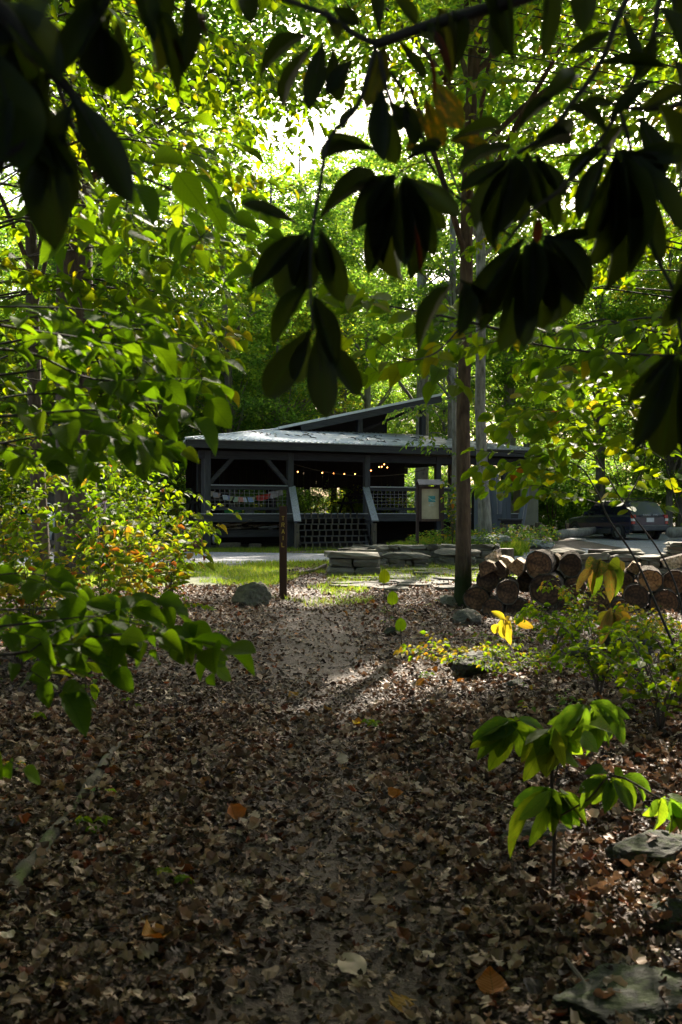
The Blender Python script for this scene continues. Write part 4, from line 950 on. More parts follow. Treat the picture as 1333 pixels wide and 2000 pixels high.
def car(loc, rz, paint, low, label, cat='car', kind='wagon', L=4.4):
    """rear at y=0, front at y=L"""
    e = empty('parked_car', loc, rz, label=label, cat=cat)
    pm_ = NT('car_paint_'+label[:8]); pm_.b.inputs['Base Color'].default_value = (*paint, 1); pm_.b.inputs['Roughness'].default_value = .25; pm_.b.inputs['Coat Weight'].default_value = .15; pm_.b.inputs['Metallic'].default_value = 0
    lm = plain('lower_cladding', low, .6); gm = NT('car_glass'); gm.b.inputs['Base Color'].default_value = (.012, .016, .02, 1); gm.b.inputs['Roughness'].default_value = .06; gm.b.inputs['Specular IOR Level'].default_value = .7
    W_ = .86
    # body lower sections: y, half width, bottom, shoulder z
    prof = [(0, .80, .42, .92), (.10, .855, .34, .97), (.6, W_, .27, .98), (1.6, W_+.01, .25, .97), (2.9, W_+.01, .25, .95), (3.3, W_, .26, .93), (4.0, .84, .28, .86), (4.3, .78, .36, .78), (4.4, .66, .42, .70)]
    secs = []
    for y, w, b_, t_ in prof:
        y = y*L/4.4
        secs.append([(-w*.97, y, b_), (-w, y, b_+.12), (-w-.01, y, (b_+t_)/2+.08), (-w*.985, y, t_-.05), (-w*.93, y, t_), (0, y, t_+.03), (w*.93, y, t_), (w*.985, y, t_-.05), (w+.01, y, (b_+t_)/2+.08), (w, y, b_+.12), (w*.97, y, b_)])
    mb = MB(); loft(mb, secs); mb.build('body', pm_.m, e, smooth=False, bevel=0)
    # cabin
    if kind == 'wagon': cab = [(.08, .78, .98), (.38, .67, 1.46), (.7, .66, 1.53), (1.9, .665, 1.56), (2.35, .66, 1.52), (3.2, .76, .97)]
    else: cab = [(1.3, .78, .97), (1.45, .68, 1.45), (1.8, .67, 1.52), (2.5, .67, 1.52), (2.7, .66, 1.48), (3.25, .76, .97)]
    secs = []
    for y, w, z in cab: secs.append([(-.80, y, .95), (-w-.06*(z > 1.2), y, max(z-.22, .955)), (-w, y, z-.04 if z > 1.1 else .965), (-w*.8, y, z), (0, y, z+.02), (w*.8, y, z), (w, y, z-.04 if z > 1.1 else .965), (w+.06*(z > 1.2), y, max(z-.22, .955)), (.80, y, .95)])
    mb = MB(); loft(mb, secs); mb.build('cabin', pm_.m, e)
    def quad(name, pts, off, mat, th=.008):
        p = [Vector(q) for q in pts]; n = (p[1]-p[0]).cross(p[3]-p[0]).normalized(); off = Vector(off)
        if n.dot(off) < 0: n = -n
        mb = MB(); mb.add([q+n*.006 for q in p]+[q+n*(.006+th) for q in p], [(0, 1, 2, 3), (4, 5, 6, 7), (0, 1, 5, 4), (1, 2, 6, 5), (2, 3, 7, 6), (3, 0, 4, 7)]); return mb.build(name, mat, e)
    def shell(name, y0, y1, z0, z1, z0b, z1b, s):
        # side window on the sloping side: x from width interpolation
        def X(z): return s*(.80-(.80-.69)*(z-.95)/(1.5-.95)+.012)
        quad(name, [(X(z0), y0, z0), (X(z0b), y1, z0b), (X(z1b), y1+(0), z1b), (X(z1), y0, z1)], (s, 0, 0), gm.m)
    if kind == 'wagon':
        for s in (-1, 1):
            quad('side_window', [(s*.80, .42, 1.03), (s*.80, 1.12, 1.03), (s*.722, 1.12, 1.42), (s*.722, .60, 1.42)], (s, 0, 0), gm.m, .012)
            quad('side_window', [(s*.80, 1.18, 1.03), (s*.80, 1.98, 1.03), (s*.725, 1.98, 1.43), (s*.725, 1.18, 1.43)], (s, 0, 0), gm.m, .012)
            quad('side_window', [(s*.80, 2.04, 1.03), (s*.80, 2.86, 1.03), (s*.725, 2.36, 1.43), (s*.725, 2.04, 1.43)], (s, 0, 0), gm.m, .012)
        quad('rear_window', [(-.70, .115, 1.0), (.70, .115, 1.0), (.60, .375, 1.44), (-.60, .375, 1.44)], (0, -1, .5), gm.m)
        quad('windscreen', [(-.68, 3.12, 1.04), (.68, 3.12, 1.04), (.60, 2.46, 1.48), (-.60, 2.46, 1.48)], (0, 1, .7), gm.m)
        for s in (-1, 1):
            mb = MB(); mb.tube([(s*.60, .55, 1.56), (s*.60, .62, 1.62), (s*.60, 1.5, 1.64), (s*.60, 2.2, 1.62), (s*.60, 2.27, 1.56)], .018, 6); mb.build('roof_rail', M['black'], e)
    else:
        for s in (-1, 1):
            quad('side_window', [(s*.80, 1.6, 1.03), (s*.80, 2.2, 1.03), (s*.73, 2.2, 1.40), (s*.73, 1.6, 1.40)], (s, 0, 0), gm.m, .012)
            quad('side_window', [(s*.80, 2.25, 1.03), (s*.80, 2.95, 1.03), (s*.73, 2.66, 1.40), (s*.73, 2.25, 1.40)], (s, 0, 0), gm.m, .012)
        quad('windscreen', [(-.70, 3.17, 1.03), (.70, 3.17, 1.03), (.60, 2.78, 1.43), (-.60, 2.78, 1.43)], (0, 1, .7), gm.m)
    mb = MB(); mb.box((0, -.03, .50), (1.66, .16, .22)); mb.build('bumper', lm, e, bevel=.03); mb = MB(); mb.box((0, L+.0, .50), (1.5, .14, .22)); mb.build('bumper', lm, e, bevel=.03)
    for s in (-1, 1): mb = MB(); mb.box((s*(W_+.012), L/2, .36), (.03, L*.45, .18)); mb.build('sill_cladding', lm, e, bevel=.008)
    tl = NT('tail_lamp'); tl.b.inputs['Base Color'].default_value = (.35, .02, .015, 1); tl.b.inputs['Roughness'].default_value = .15
    wl = plain('clear_lamp', (.6, .6, .58), .2)
    for s in (-1, 1):
        mb = MB(); mb.mi = 0; mb.box((s*.75, .03, .93), (.16, .10, .13)); mb.box((s*.77, .03, .70), (.13, .10, .10)); mb.mi = 1; mb.box((s*.765, .028, .81), (.14, .10, .09)); mb.build('tail_light', None, e, mats=[tl.m, wl])
        mb = MB(); mb.box((s*.62, L-.06, .68), (.28, .10, .13)); mb.build('headlight', wl, e, bevel=.02)
        mb = MB(); mb.box((s*.93, 2.75, 1.05), (.16, .09, .12)); mb.build('mirror', pm_.m, e, bevel=.02)
        mb = MB(); mb.box((s*(W_+.012), 1.75, .82), (.02, .14, .025)); mb.build('door_handle', M['black'], e)
        for y in (.78, L-.85):
            a = MB(); n = 16; A = [(s*(W_+.004), y+.41*math.cos(math.pi*k/n), .33+.41*math.sin(math.pi*k/n)) for k in range(n+1)]+[(s*(W_+.004), y-.41, .24), (s*(W_+.004), y+.41, .24)]
            a.add(A+[(q[0]-s*.2, q[1], q[2]) for q in A], [tuple(range(len(A)))]+[(k, k+1, len(A)+k+1, len(A)+k) for k in range(len(A)-1)]); a.build('wheel_arch', M['black'], e)
            wh = ob('wheel', TY, e, (s*(W_-.06), y, .33)); wh.rotation_euler = (0, 0, math.pi/2); ob('rim', RI, wh)
    if kind == 'wagon':
        mb = MB(); mb.box((0, -.012, .80), (.34, .02, .16)); mb.build('licence_plate', plain('plate_white', (.55, .56, .58), .4), e)
        mb = MB(); mb.box((0, -.006, .915), (.9, .03, .04)); mb.build('tailgate_trim', M['black'], e)
        f_ = bpy.data.curves.new('badge_lettering', 'FONT'); f_.body = 'SUBARU   AWD'; f_.size = .10; f_.extrude = .004; f_.align_x = 'CENTER'
        tt_ = bpy.data.objects.new('tmp', f_); CO.objects.link(tt_); bpy.context.view_layer.update(); me_ = bpy.data.meshes.new_from_object(tt_); bpy.data.objects.remove(tt_); me_.materials.clear(); me_.materials.append(M['steel']); t = bpy.data.objects.new('badge_lettering', me_); CO.objects.link(t); t.parent = e; t.location = (0, -.026, .955); t.rotation_euler = (math.pi/2-.0, 0, 0)
        mb = MB(); mb.bar((.05, .10, 1.03), (.35, .20, 1.16), .012, .012, (0, 1, 0)); mb.build('rear_wiper', M['black'], e)
    return e
def at(px, d): x = (px-CX)/F*d; return x
x = at(1270, 37.6); car((x, 37.6, .40), math.radians(22), (.012, .016, .038), (.05, .052, .055), 'dark navy blue station wagon parked at the right, seen from behind')
x = at(205, 31.0); car((x-1.2, 35.2, .36), math.radians(212), (.16, .03, .035), (.05, .05, .05), 'dark red car parked at the left behind yellow leaves', kind='wagon')
x = at(40, 32); car((x-2.4, 34.0, .34), math.radians(258), (.5, .53, .58), (.2, .2, .2), 'white pickup truck at the far left edge behind the stone wall', 'truck', kind='pickup', L=4.8)

# ------------------------------------------------------------------ woodpile
def cutmat(name, a, b):
    t = NT(name); v = t.coord(); sp = t.n('SeparateXYZ'); t.l(v, sp.inputs[0]); r = t.math('SQRT', t.math('ADD', t.math('POWER', sp.outputs[0], 2), t.math('POWER', sp.outputs[2], 2)))
    nz = t.noise(v, 7, 4); w = t.math('SINE', t.math('ADD', t.math('MULTIPLY', r, 130), t.math('MULTIPLY', nz, 7)))
    c = t.ramp(t.math('ADD', t.math('MULTIPLY', w, .07), nz), [(.3, tuple(x*.4 for x in a)), (.5, a), (.72, b)])
    an = t.math('ARCTAN2', sp.outputs[0], sp.outputs[2]); cr = t.math('POWER', t.math('ABSOLUTE', t.math('SINE', t.math('ADD', t.math('MULTIPLY', an, 3.5), t.math('MULTIPLY', nz, 6)))), 30); c = t.mix(t.math('MULTIPLY', cr, .75), c, (.012, .008, .005))
    oi = t.n('ObjectInfo'); c = t.mix(1.0, c, t.ramp(oi.outputs['Random'], [(0, (.7, .66, .6)), (.5, (1, 1, 1)), (1, (1.7, 1.6, 1.5))]), 'MULTIPLY'); t.col(c); t.b.inputs['Roughness'].default_value = .85; t.bump(w, .25, .004); return t.m
M['cut_dark'] = cutmat('dark_weathered_log_end', (.085, .042, .02), (.18, .095, .048)); M['cut_orange'] = cutmat('orange_log_end', (.22, .11, .04), (.30, .17, .08)); M['split'] = cutmat('pale_split_wood', (.42, .31, .2), (.6, .5, .38))
def log(px, py, r, d, L, dx, mat, lab, hole=False, bark='barklog', yaw=.25, group=None):
    """end face centre at (px,py) depth d ; r in metres"""
    c = P(px, py, d); seed = int(px*7+py); rr = random.Random(seed); n = 28; m = 7; V = []; Fc = []
    ph = [rr.uniform(0, 6.28) for _ in range(4)]
    for i in range(m+1):
        for j in range(n):
            a = 6.283*j/n; q = r*(1+.045*math.sin(2*a+ph[0])+.03*math.sin(3*a+ph[1])+.022*math.sin(9*a+ph[2]+i*.7)+.018*rr.uniform(-1, 1)); V.append((q*math.cos(a), L*i/m, q*math.sin(a)))
    for i in range(m):
        for j in range(n): Fc.append((i*n+j, i*n+(j+1) % n, (i+1)*n+(j+1) % n, (i+1)*n+j))
    Fc.append(tuple(m*n+j for j in range(n)))
    o = ob('log', mesh_py('log', V, Fc, M[bark])); o.location = c; o.rotation_euler = (rr.uniform(-.05, .05), 0, -yaw+rr.uniform(-.12, .12)); tag(o, lab, 'log', group)
    f = [(V[j][0]*.90, .012, V[j][2]*.90) for j in range(n)]; ctr = (0, .012 if not hole else .05, 0)
    rim = [(V[j][0], 0, V[j][2]) for j in range(n)]
    ob('bark_rim', mesh_py('bark_rim', rim+f, [(j, (j+1) % n, n+(j+1) % n, n+j) for j in range(n)], M[bark]), o)
    ob('cut_end', mesh_py('cut_end', f+[ctr], [(j, (j+1) % n, n) for j in range(n)], M[mat]), o)
    return o
LOGS = [(1052, 1104, .195, 13.9, .75, 'cut_dark', 'biggest round log on top of the woodpile, with mossy lit rim'), (1115, 1105, .165, 14.1, .6, 'cut_dark', 'dark round log on top, right of the biggest one'),
 (992, 1157, .165, 13.6, .6, 'cut_dark', 'brown log end in the second row, below the pale split piece'), (953, 1135, .16, 14.0, .6, 'cut_dark', 'bark covered log at the left end of the middle row'), (1030, 1137, .15, 14.1, .6, 'cut_dark', 'grey barked log wedged below the biggest log'),
 (1068, 1153, .235, 13.8, .7, 'cut_dark', 'very wide dark log below the biggest round log'), (931, 1170, .18, 14.0, .6, 'cut_dark', 'dark log touching the foot of the near tree'), (962, 1190, .15, 13.6, .6, 'cut_dark', 'bottom row log near the tree, mostly in shadow'),
 (1012, 1192, .16, 13.6, .6, 'cut_dark', 'bottom row log under the brown log end'), (1110, 1190, .17, 13.7, .6, 'cut_dark', 'bottom row log left of the drooping yellow leaves'), (1122, 1148, .15, 14.0, .6, 'cut_dark', 'middle row log below the dark round top log'),
 (1162, 1125, .16, 14.0, .6, 'cut_dark', 'log hidden behind the big drooping magnolia leaves'), (1168, 1170, .19, 13.8, .6, 'cut_dark', 'low log behind the hanging yellow leaf tips'), (1216, 1136, .15, 14.1, .6, 'cut_dark', 'shadowed log left of the orange cut end'),
 (1271, 1134, .165, 13.8, .6, 'cut_orange', 'log with a fresh orange brown cut end'), (1242, 1168, .18, 13.7, .6, 'cut_dark', 'log below the orange cut end, half in shadow'), (1320, 1138, .18, 13.9, .6, 'cut_dark', 'log at the right edge of the photo, middle row'),
 (1298, 1178, .19, 13.7, .6, 'cut_dark', 'log at the lower right end of the woodpile'), (1214, 1192, .15, 13.6, .6, 'cut_dark', 'bottom row log above the mossy rock'), (1352, 1180, .19, 13.9, .6, 'cut_dark', 'last log of the bottom row beyond the right edge')]
for L_ in LOGS: log(L_[0], L_[1], L_[2], L_[3], L_[4], 0, L_[5], L_[6])
def split(px, py, d, w, h, L, ang, mat, lab, yaw=.3):
    c = P(px, py, d); r = random.Random(int(px)); poly = [(-w/2, -h/2), (w/2, -h*.4), (w*.45, h*.1), (w*.15, h/2), (-w*.35, h*.42)]
    poly = [(x+r.uniform(-.01, .01), z+r.uniform(-.01, .01)) for x, z in poly]
    e = empty('split_log', c, -yaw, label=lab, cat='firewood'); e.rotation_euler = (0, ang, -yaw)
    mb = MB(); mb.prism(poly, .003, L); o = mb.build('split_face', M['split'], e, bevel=.008)
    mb = MB(); mb.prism([(poly[0][0]*1.05, poly[0][1]*1.06), (poly[1][0]*1.05, poly[1][1]*1.06), (poly[1][0], poly[1][1]+.03), (poly[0][0], poly[0][1]+.03)], .01, L-.01); mb.build('bark', M['barklog'], e)
    mb = MB(); mb.prism(poly, -.001, .004); mb.build('cut_end', M[mat], e)
for a in [(1010, 1108, 13.85, .22, .20, .5, .7, 'cut_orange', 'split log with a tan square end between the round logs'), (950, 1108, 13.9, .24, .2, .5, -.4, 'cut_dark', 'split log with a pale ridge at the upper left of the pile'),
          (975, 1112, 13.95, .26, .16, .5, .9, 'cut_dark', 'dark split log lying against the pale ridged one'), (985, 1096, 14.2, .24, .12, .45, .3, 'split', 'pale split log lying flat on top near the stump'), (962, 1092, 14.3, .2, .18, .5, 2.6, 'split', 'bright split log catching the sun at the top left'),
          (1241, 1110, 14.1, .2, .16, .5, .5, 'cut_orange', 'split log on top, left of the orange cut end'), (1316, 1100, 14.2, .3, .16, .5, 2.9, 'split', 'bright weathered split log at the top right of the pile'), (1205, 1112, 14.2, .2, .16, .5, 1.9, 'cut_dark', 'small split log behind the magnolia leaves'), (1085, 1090, 14.3, .14, .1, .5, .8, 'cut_dark', 'thin wedge of wood between the two top round logs')]: split(*a)
# ------------------------------------------------------------------ trunks
def trunk_me(name, pts, rads, n, mat, ridge=.05, kf=7, seed=0, rings=None, flare=0):
    """pts local; resampled; ridged bark"""
    pts = np.array([tuple(p) for p in pts], float); L = np.concatenate([[0], np.cumsum(np.linalg.norm(np.diff(pts, axis=0), axis=1))])
    m = rings or max(4, int(L[-1]/.12)); s = np.linspace(0, L[-1], m+1)
    C = np.stack([np.interp(s, L, pts[:, k]) for k in range(3)], 1); R = np.interp(s, L, rads)
    R = R*(1+flare*np.exp(-s/.25))
    a = np.linspace(0, 2*math.pi, n, endpoint=False); A, S = np.meshgrid(a, s)
    nz = fbm(np.cos(A)*kf, np.sin(A)*kf, S*1.1+seed*7, seed, 3); nz2 = vnoise(np.cos(A)*1.5, np.sin(A)*1.5, S*.7, seed+9)
    q = R[:, None]*(1+ridge*(1-np.abs(nz)*2)+.06*nz2+flare*.5*np.exp(-S/.3)*np.cos(A*5+seed)*.4)
    V = np.stack([C[:, 0:1]+q*np.cos(A), C[:, 1:2]+q*np.sin(A), C[:, 2:3]+0*q], -1).reshape(-1, 3)
    i = np.arange((m+1)*n).reshape(m+1, n); j = np.roll(i, -1, 1)
    T = np.stack([i[:-1], j[:-1], j[1:], i[1:]], -1).reshape(-1, 4)
    return mesh_np(name, V, T, mat, True)

# ------------------------------------------------------------------ shared forest crowns
def crown_me(name, seed, r, z0, z1, nclump, nleaf, ls, mat, flat=.35, cr=(.5, 1.0), shape='egg', asym=0):
    g = np.random.default_rng(seed); C = []
    while len(C) < nclump:
        p = g.uniform(-1, 1, 3); h = (p[2]+1)/2
        lim = {'egg': math.sin(math.pi*min(1, (h*.92+.08))**.75), 'low': 1.0, 'cone': 1-.75*h}[shape]
        q = math.hypot(p[0], p[1])
        if q > lim or q < lim*.25*g.uniform(0, 1.6): continue
        C.append((p[0]*r, p[1]*r, z0+(z1-z0)*h))
    C = np.array(C); k = g.integers(0, nclump, nleaf); R = g.uniform(cr[0], cr[1], nclump)
    d = g.normal(0, .46, (nleaf, 3)); d[:, 2] *= flat; pos = C[k]+d*R[k][:, None]
    pos[:, 2] -= .25*np.hypot(d[:, 0], d[:, 1])**2*R[k]
    ya = np.stack([g.normal(0, 1, nleaf), g.normal(0, 1, nleaf), g.normal(-.35, .45, nleaf)], 1)
    nr = np.stack([g.normal(0, .55, nleaf), g.normal(0, .55, nleaf), np.ones(nleaf)], 1)
    y = ya/np.linalg.norm(ya, axis=1, keepdims=True); z = nr-y*(nr*y).sum(1, keepdims=True); z /= np.linalg.norm(z, axis=1, keepdims=True); x = np.cross(y, z)
    s = g.uniform(.7, 1.25, nleaf)*ls; tv, tt, tu = TM['quad'][0]
    V = (pos[:, None]+x[:, None]*(tv[None, :, 0:1]*(s*.75)[:, None, None])+y[:, None]*(tv[None, :, 1:2]*s[:, None, None])+z[:, None]*(tv[None, :, 2:3]*s[:, None, None])).reshape(-1, 3)
    T = (tt[None]+(np.arange(nleaf)*4)[:, None, None]).reshape(-1, 3)
    return mesh_np(name, V, T, M[mat], False), C
def limbs_me(name, C, seed, hz, r0, mat, n=26, lean=(0, 0)):
    r = random.Random(seed); mb = MB(); idx = r.sample(range(len(C)), min(n, len(C)))
    for i in idx:
        c = Vector(C[i]); z = max(1.0, c.z-r.uniform(.6, 2.2)-.25*math.hypot(c.x, c.y)); z = min(z, hz*.95); rt = max(.015, r0*(1-z/hz)*.45)
        a = Vector((lean[0]*z, lean[1]*z, z)); m = a.lerp(c, .5)+Vector((r.uniform(-.3, .3), r.uniform(-.3, .3), r.uniform(-.1, .4)))
        mb.tube([a, a.lerp(m, .5)+Vector((0, 0, .05)), m, c], [rt, rt*.8, rt*.55, rt*.15], 5, cap=False)
    return mb.mesh(name, mat, True)
CR = []
for k, (r, z0, z1, nc, nl, ls, mat, shp) in enumerate([(3.6, 3.5, 19, 150, 18000, .17, 'crown', 'egg'), (4.2, 6.0, 21, 150, 18000, .17, 'crown', 'egg'), (3.2, 2.6, 15, 130, 15000, .16, 'crown_y', 'egg'), (3.8, 7.0, 22, 140, 17000, .18, 'crown', 'egg'), (2.8, 1.6, 9.5, 95, 11000, .14, 'crown_d', 'egg')]):
    me, C = crown_me('crown', 100+k, r, z0, z1, nc, nl, ls, mat, shape=shp)
    tr = trunk_me('trunk', [(0, 0, -.4), (.05, .03, z1*.3), (-.05, .05, z1*.6), (.05, 0, z1*.9)], [.24, .19, .13, .02], 12, M['bark_far'], .05, 4, k, rings=26, flare=.4)
    CR.append((me, tr, limbs_me('limbs', C, k, z1, .2, M['bark_far'], 34)))
US = []
for k, (r, z0, z1, nc, nl, ls, mat) in enumerate([(1.5, .25, 3.2, 70, 6500, .10, 'crown_d'), (1.9, .4, 4.6, 90, 8000, .11, 'crown'), (1.3, .2, 2.2, 60, 5200, .09, 'crown_y')]):
    me, C = crown_me('foliage', 200+k, r, z0, z1, nc, nl, ls, mat, shape='egg', cr=(.35, .6))
    mb = MB()
    for q in range(5): a = 1.26*q; mb.tube([(0, 0, -.2), (math.cos(a)*.2, math.sin(a)*.2, z1*.35), (math.cos(a)*r*.55, math.sin(a)*r*.55, z1*.75)], [.035, .025, .008], 5)
    US.append((me, mb.mesh('stems', M['stem'], True)))
def forest_tree(x, y, v, s=1.0, rz=None, lab='', grp=None, trunk_w=1.0, lean=(0, 0), zsc=1.0, tmat=None):
    e = empty('forest_tree', (x, y, Gz(x, y)), 0, label=lab, cat='tree', group=grp)
    e.rotation_euler = (lean[1], lean[0], rnd.uniform(0, 6.28) if rz is None else rz); e.scale = (s, s, s*zsc)
    o = ob('trunk', CR[v][1], e); o.scale = (trunk_w, trunk_w, 1)
    if tmat:
        o.material_slots[0].link = 'OBJECT'; o.material_slots[0].material = M[tmat]
    ob('limbs', CR[v][2], e); tag(ob('crown', CR[v][0], e), kind='stuff'); return e
GF = 'trees of the forest behind the pavilion'
# trunks one can pick out
for (px, d, v, s, tw, lean, lab, tm) in [(462, 44, 3, 1.0, .75, (.06, 0), 'slender dark leaning tree behind the left half of the pavilion roof', None), (372, 50, 1, 1.05, .8, (0, 0), 'pale trunked tree behind the left corner of the pavilion', 'bark_grey'),
        (823, 47, 3, 1.1, 1.3, (0, 0), 'grey forest tree rising behind the peak of the shed roof', 'bark_grey'), (886, 40, 1, .95, 1.0, (0, 0), 'lichen grey tree just left of the near brown trunk', 'bark_grey'), (997, 46, 3, 1.0, 1.35, (0, 0), 'thick grey tree behind the right end of the roof', 'bark_grey'),
        (1172, 44, 1, 1.0, .9, (0, 0), 'straight grey tree standing behind the dark blue car bonnet', None), (1245, 52, 3, 1.0, 1.1, (0, 0), 'forest tree behind the rear window of the dark car', None), (1330, 47, 1, 1.0, 1.0, (0, 0), 'forest tree at the far right edge beyond the parking', None),
        (560, 52, 2, 1.1, .6, (.02, 0), 'thin straight tree behind the middle of the pavilion roof', None), (585, 63, 3, 1.28, .8, (0, 0), 'tall pale tree in the bright gap above the middle of the roof', 'bark_grey'), (650, 66, 1, 1.35, .8, (0, 0), 'tall tree against the sky gap left of the shed roof', None), (720, 58, 3, 1.22, .8, (0, 0), 'tall tree against the sky gap above the shed roof', 'bark_grey'), (530, 57, 1, 1.2, .7, (0, 0), 'tall tree left of the bright sky gap', None), (222, 44, 1, 1.0, .7, (0, 0), 'forest tree between the two left trunks and the pavilion', None)]:
    x = (px-CX)/F*d; forest_tree(x, d, v, s, lab=lab, trunk_w=tw, lean=lean, tmat=tm)
pts = []
tries = 0
while len(pts) < 78 and tries < 4000:
    tries += 1
    y = rnd.uniform(42, 104); x = rnd.uniform(-1, 1)*(.40*y+5)
    if any((x-a)**2+(y-b)**2 < 3.3**2 for a, b in pts): continue
    if y < 78 and abs(x-(.4+.268*(y-42.6))) < 4.2: continue      # a lane of sun into the woods behind the pavilion
    pts.append((x, y))
for i, (x, y) in enumerate(pts):
    v = rnd.choice([0, 1, 2, 3, 0, 3, 4]) if y > 48 else rnd.choice([0, 4, 4, 2]); s = rnd.uniform(.85, 1.15)
    px = CX+F*x/y
    if 560 < px < 740: s *= 1.02
    forest_tree(x, y, v, s, lab='green leafy forest tree in the woods beyond the pavilion', grp=GF, trunk_w=rnd.uniform(.6, 1.3), tmat='bark_grey' if rnd.random() < .3 else None)
for i in range(30):
    y = rnd.uniform(92, 125); x = (i/29*2-1)*(.36*y+4)+rnd.uniform(-2, 2)
    forest_tree(x, y, rnd.choice([0, 1, 3, 2]), rnd.uniform(1.15, 1.45), lab='far tall tree at the back of the woods, seen between the nearer crowns', grp='far trees at the back of the woods', trunk_w=1)
# side forest flanking the clearing
for (x, y, v, s) in [(-13, 33, 0, .9), (-17, 27, 1, 1), (-15, 40, 2, 1), (-21, 36, 3, 1), (15.5, 33, 0, .95), (18, 27, 1, 1), (19, 40, 3, 1), (14.8, 43, 2, 1.0), (-11.5, 19.5, 3, 1), (11.5, 19, 3, .95), (24, 34, 0, 1), (-25, 30, 0, 1)]:
    forest_tree(x, y, v, s, lab='tall leafy tree at the side of the clearing', grp='trees flanking the clearing')
GU = 'leafy shrubs under the forest trees'
n = 0
for i in range(150):
    y = rnd.uniform(43.5, 72); x = rnd.uniform(-1, 1)*(.40*y+2)
    if -9 < x < 9 and y < 45: continue
    if n >= 78: break
    n += 1; v = rnd.choice([0, 0, 1, 1, 2]); e = empty('shrub', (x, y, Gz(x, y)), rnd.uniform(0, 6), label='low leafy shrub under the trees beyond the pavilion', cat='shrub', group=GU)
    s = rnd.uniform(.8, 1.3); e.scale = (s*1.15, s*1.15, s); tag(ob('foliage', US[v][0], e), kind='stuff'); ob('stems', US[v][1], e)
for (x, y, v, s, lab) in [(-12.5, 30.5, 1, .9, 'tall green shrub behind the white truck at far left'), (-8.6, 37.5, 1, .9, 'green shrub left of the pavilion behind the red car'), (-6.7, 36.0, 2, .9, 'yellow green shrub by the left side of the pavilion'), (-1.3, 43.0, 0, .95, 'green shrub beyond the left part of the pavilion opening'), (1.6, 44.0, 2, 1.1, 'yellow green shrub beyond the right part of the pavilion opening'), (12.6, 44, 1, 1.2, 'dark shrub right behind the dark blue car'), (9.5, 45, 0, 1.3, 'dark shrub beyond the olive shed'), (16.2, 44, 1, 1.3, 'shrub at the right end of the parking area'), (.4, 42.8, 2, 1.1, 'yellow green shrub with brightened leaves seen through the pavilion opening')]:
    e = empty('shrub', (x, y, Gz(x, y)), 1.3*x, label=lab, cat='shrub'); e.scale = (s, s, s); tag(ob('foliage', US[v][0], e), kind='stuff'); ob('stems', US[v][1], e)

# unseen trees added round the camera to shade the near ground
GO = 'unseen trees added to shade the trail'
for (x, y, v, s) in [(4.6, 2.5, 3, .85), (-4.6, 1.5, 1, .9), (3.4, -4.5, 3, .9), (-3.0, -5.5, 1, .9), (0.5, -10, 0, 1), (8.5, -1, 1, 1), (-9, -2, 3, 1), (-11.5, 8, 0, 1), (12.5, 8, 0, 1)]:
    forest_tree(x, y, v, s, lab='tall tree added outside the view to shade the trail', grp=GO, zsc=1.0)

# ------------------------------------------------------------------ wide canopies, gaps carved along the sun direction to light chosen spots
GAPS = [((.55, 9.2, .1), .62), ((1.1, 9.0, .1), .5), ((2.9, 8.0, .1), .3), ((-1.2, 15, .1), .3), ((-2.7, 12.6, 1.0), .9), ((1.6, 9.6, .5), .35), ((2.55, 14, .9), .45), ((4.6, 14, .9), .35), ((-1.5, 6, 3.4), 1.0), ((-.9, 7, 4.4), 1.0), ((-2.2, 7, 2.6), .7), ((2.6, 8, 4.2), .9), ((2.3, 7.8, 2.0), .7), ((-3.6, 13, 1.2), .7), ((2.4, 6.8, .1), .22), ((.9, 3.9, 3.0), .4), ((-.4, 22.5, .3), .8), ((3.4, 7.3, .2), .2), ((-3, 17, 1.6), .8), ((.7, 4, 2.0), .35), ((3.4, 8, 4.6), 1.2), ((2.8, 8, 3.2), 1.0), ((4.0, 9, 5.6), 1.2), ((-3, 6.5, 4), 1.0), ((-2, 8, 5.5), 1.2), ((0, 7.6, 5.2), 1.0), ((.9, 3.6, 2.4), .35)]
def canopy(name, cx, cy, z0, z1, r, nclump, nleaf, ls, mat, seed, base, parent, flat=.3):
    g = np.random.default_rng(seed); C = []
    while len(C) < nclump:
        p = g.uniform(-1, 1, 3); h = (p[2]+1)/2; lim = math.sin(math.pi*min(1, h*.8+.12))**.5; q = math.hypot(p[0], p[1])
        if q > lim: continue
        C.append((p[0]*r, p[1]*r, z0+(z1-z0)*h))
    C = np.array(C)+np.array([cx, cy, 0]); k = g.integers(0, nclump, nleaf); d = g.normal(0, .6, (nleaf, 3)); d[:, 2] *= flat
    pos = C[k]+d*g.uniform(.7, 1.2, nclump)[k][:, None]
    s = np.array(SV); keep = np.ones(nleaf, bool)
    for c, rr in GAPS:
        v = pos-np.array(c); t = v@s; dist = np.linalg.norm(v-t[:, None]*s, axis=1)
        rim = rr*(1+.35*fbm(pos[:, 0]*1.2, pos[:, 1]*1.2, pos[:, 2]*1.2, 5)); keep &= ~((dist < rim) & (t > 0) & (g.uniform(0, 1, nleaf) < .96))
    pos = pos[keep]; n = len(pos)
    ya = np.stack([g.normal(0, 1, n), g.normal(0, 1, n), g.normal(-.3, .4, n)], 1); nr = np.stack([g.normal(0, .5, n), g.normal(0, .5, n), np.ones(n)], 1)
    o = scatter_merge(name, TM['quad'], pos-np.array(base), ya, nr, g.uniform(.75, 1.25, n)*ls, np.full(n, .8), M[mat], parent=parent, smooth=False, uv=True, kind='stuff'); return C
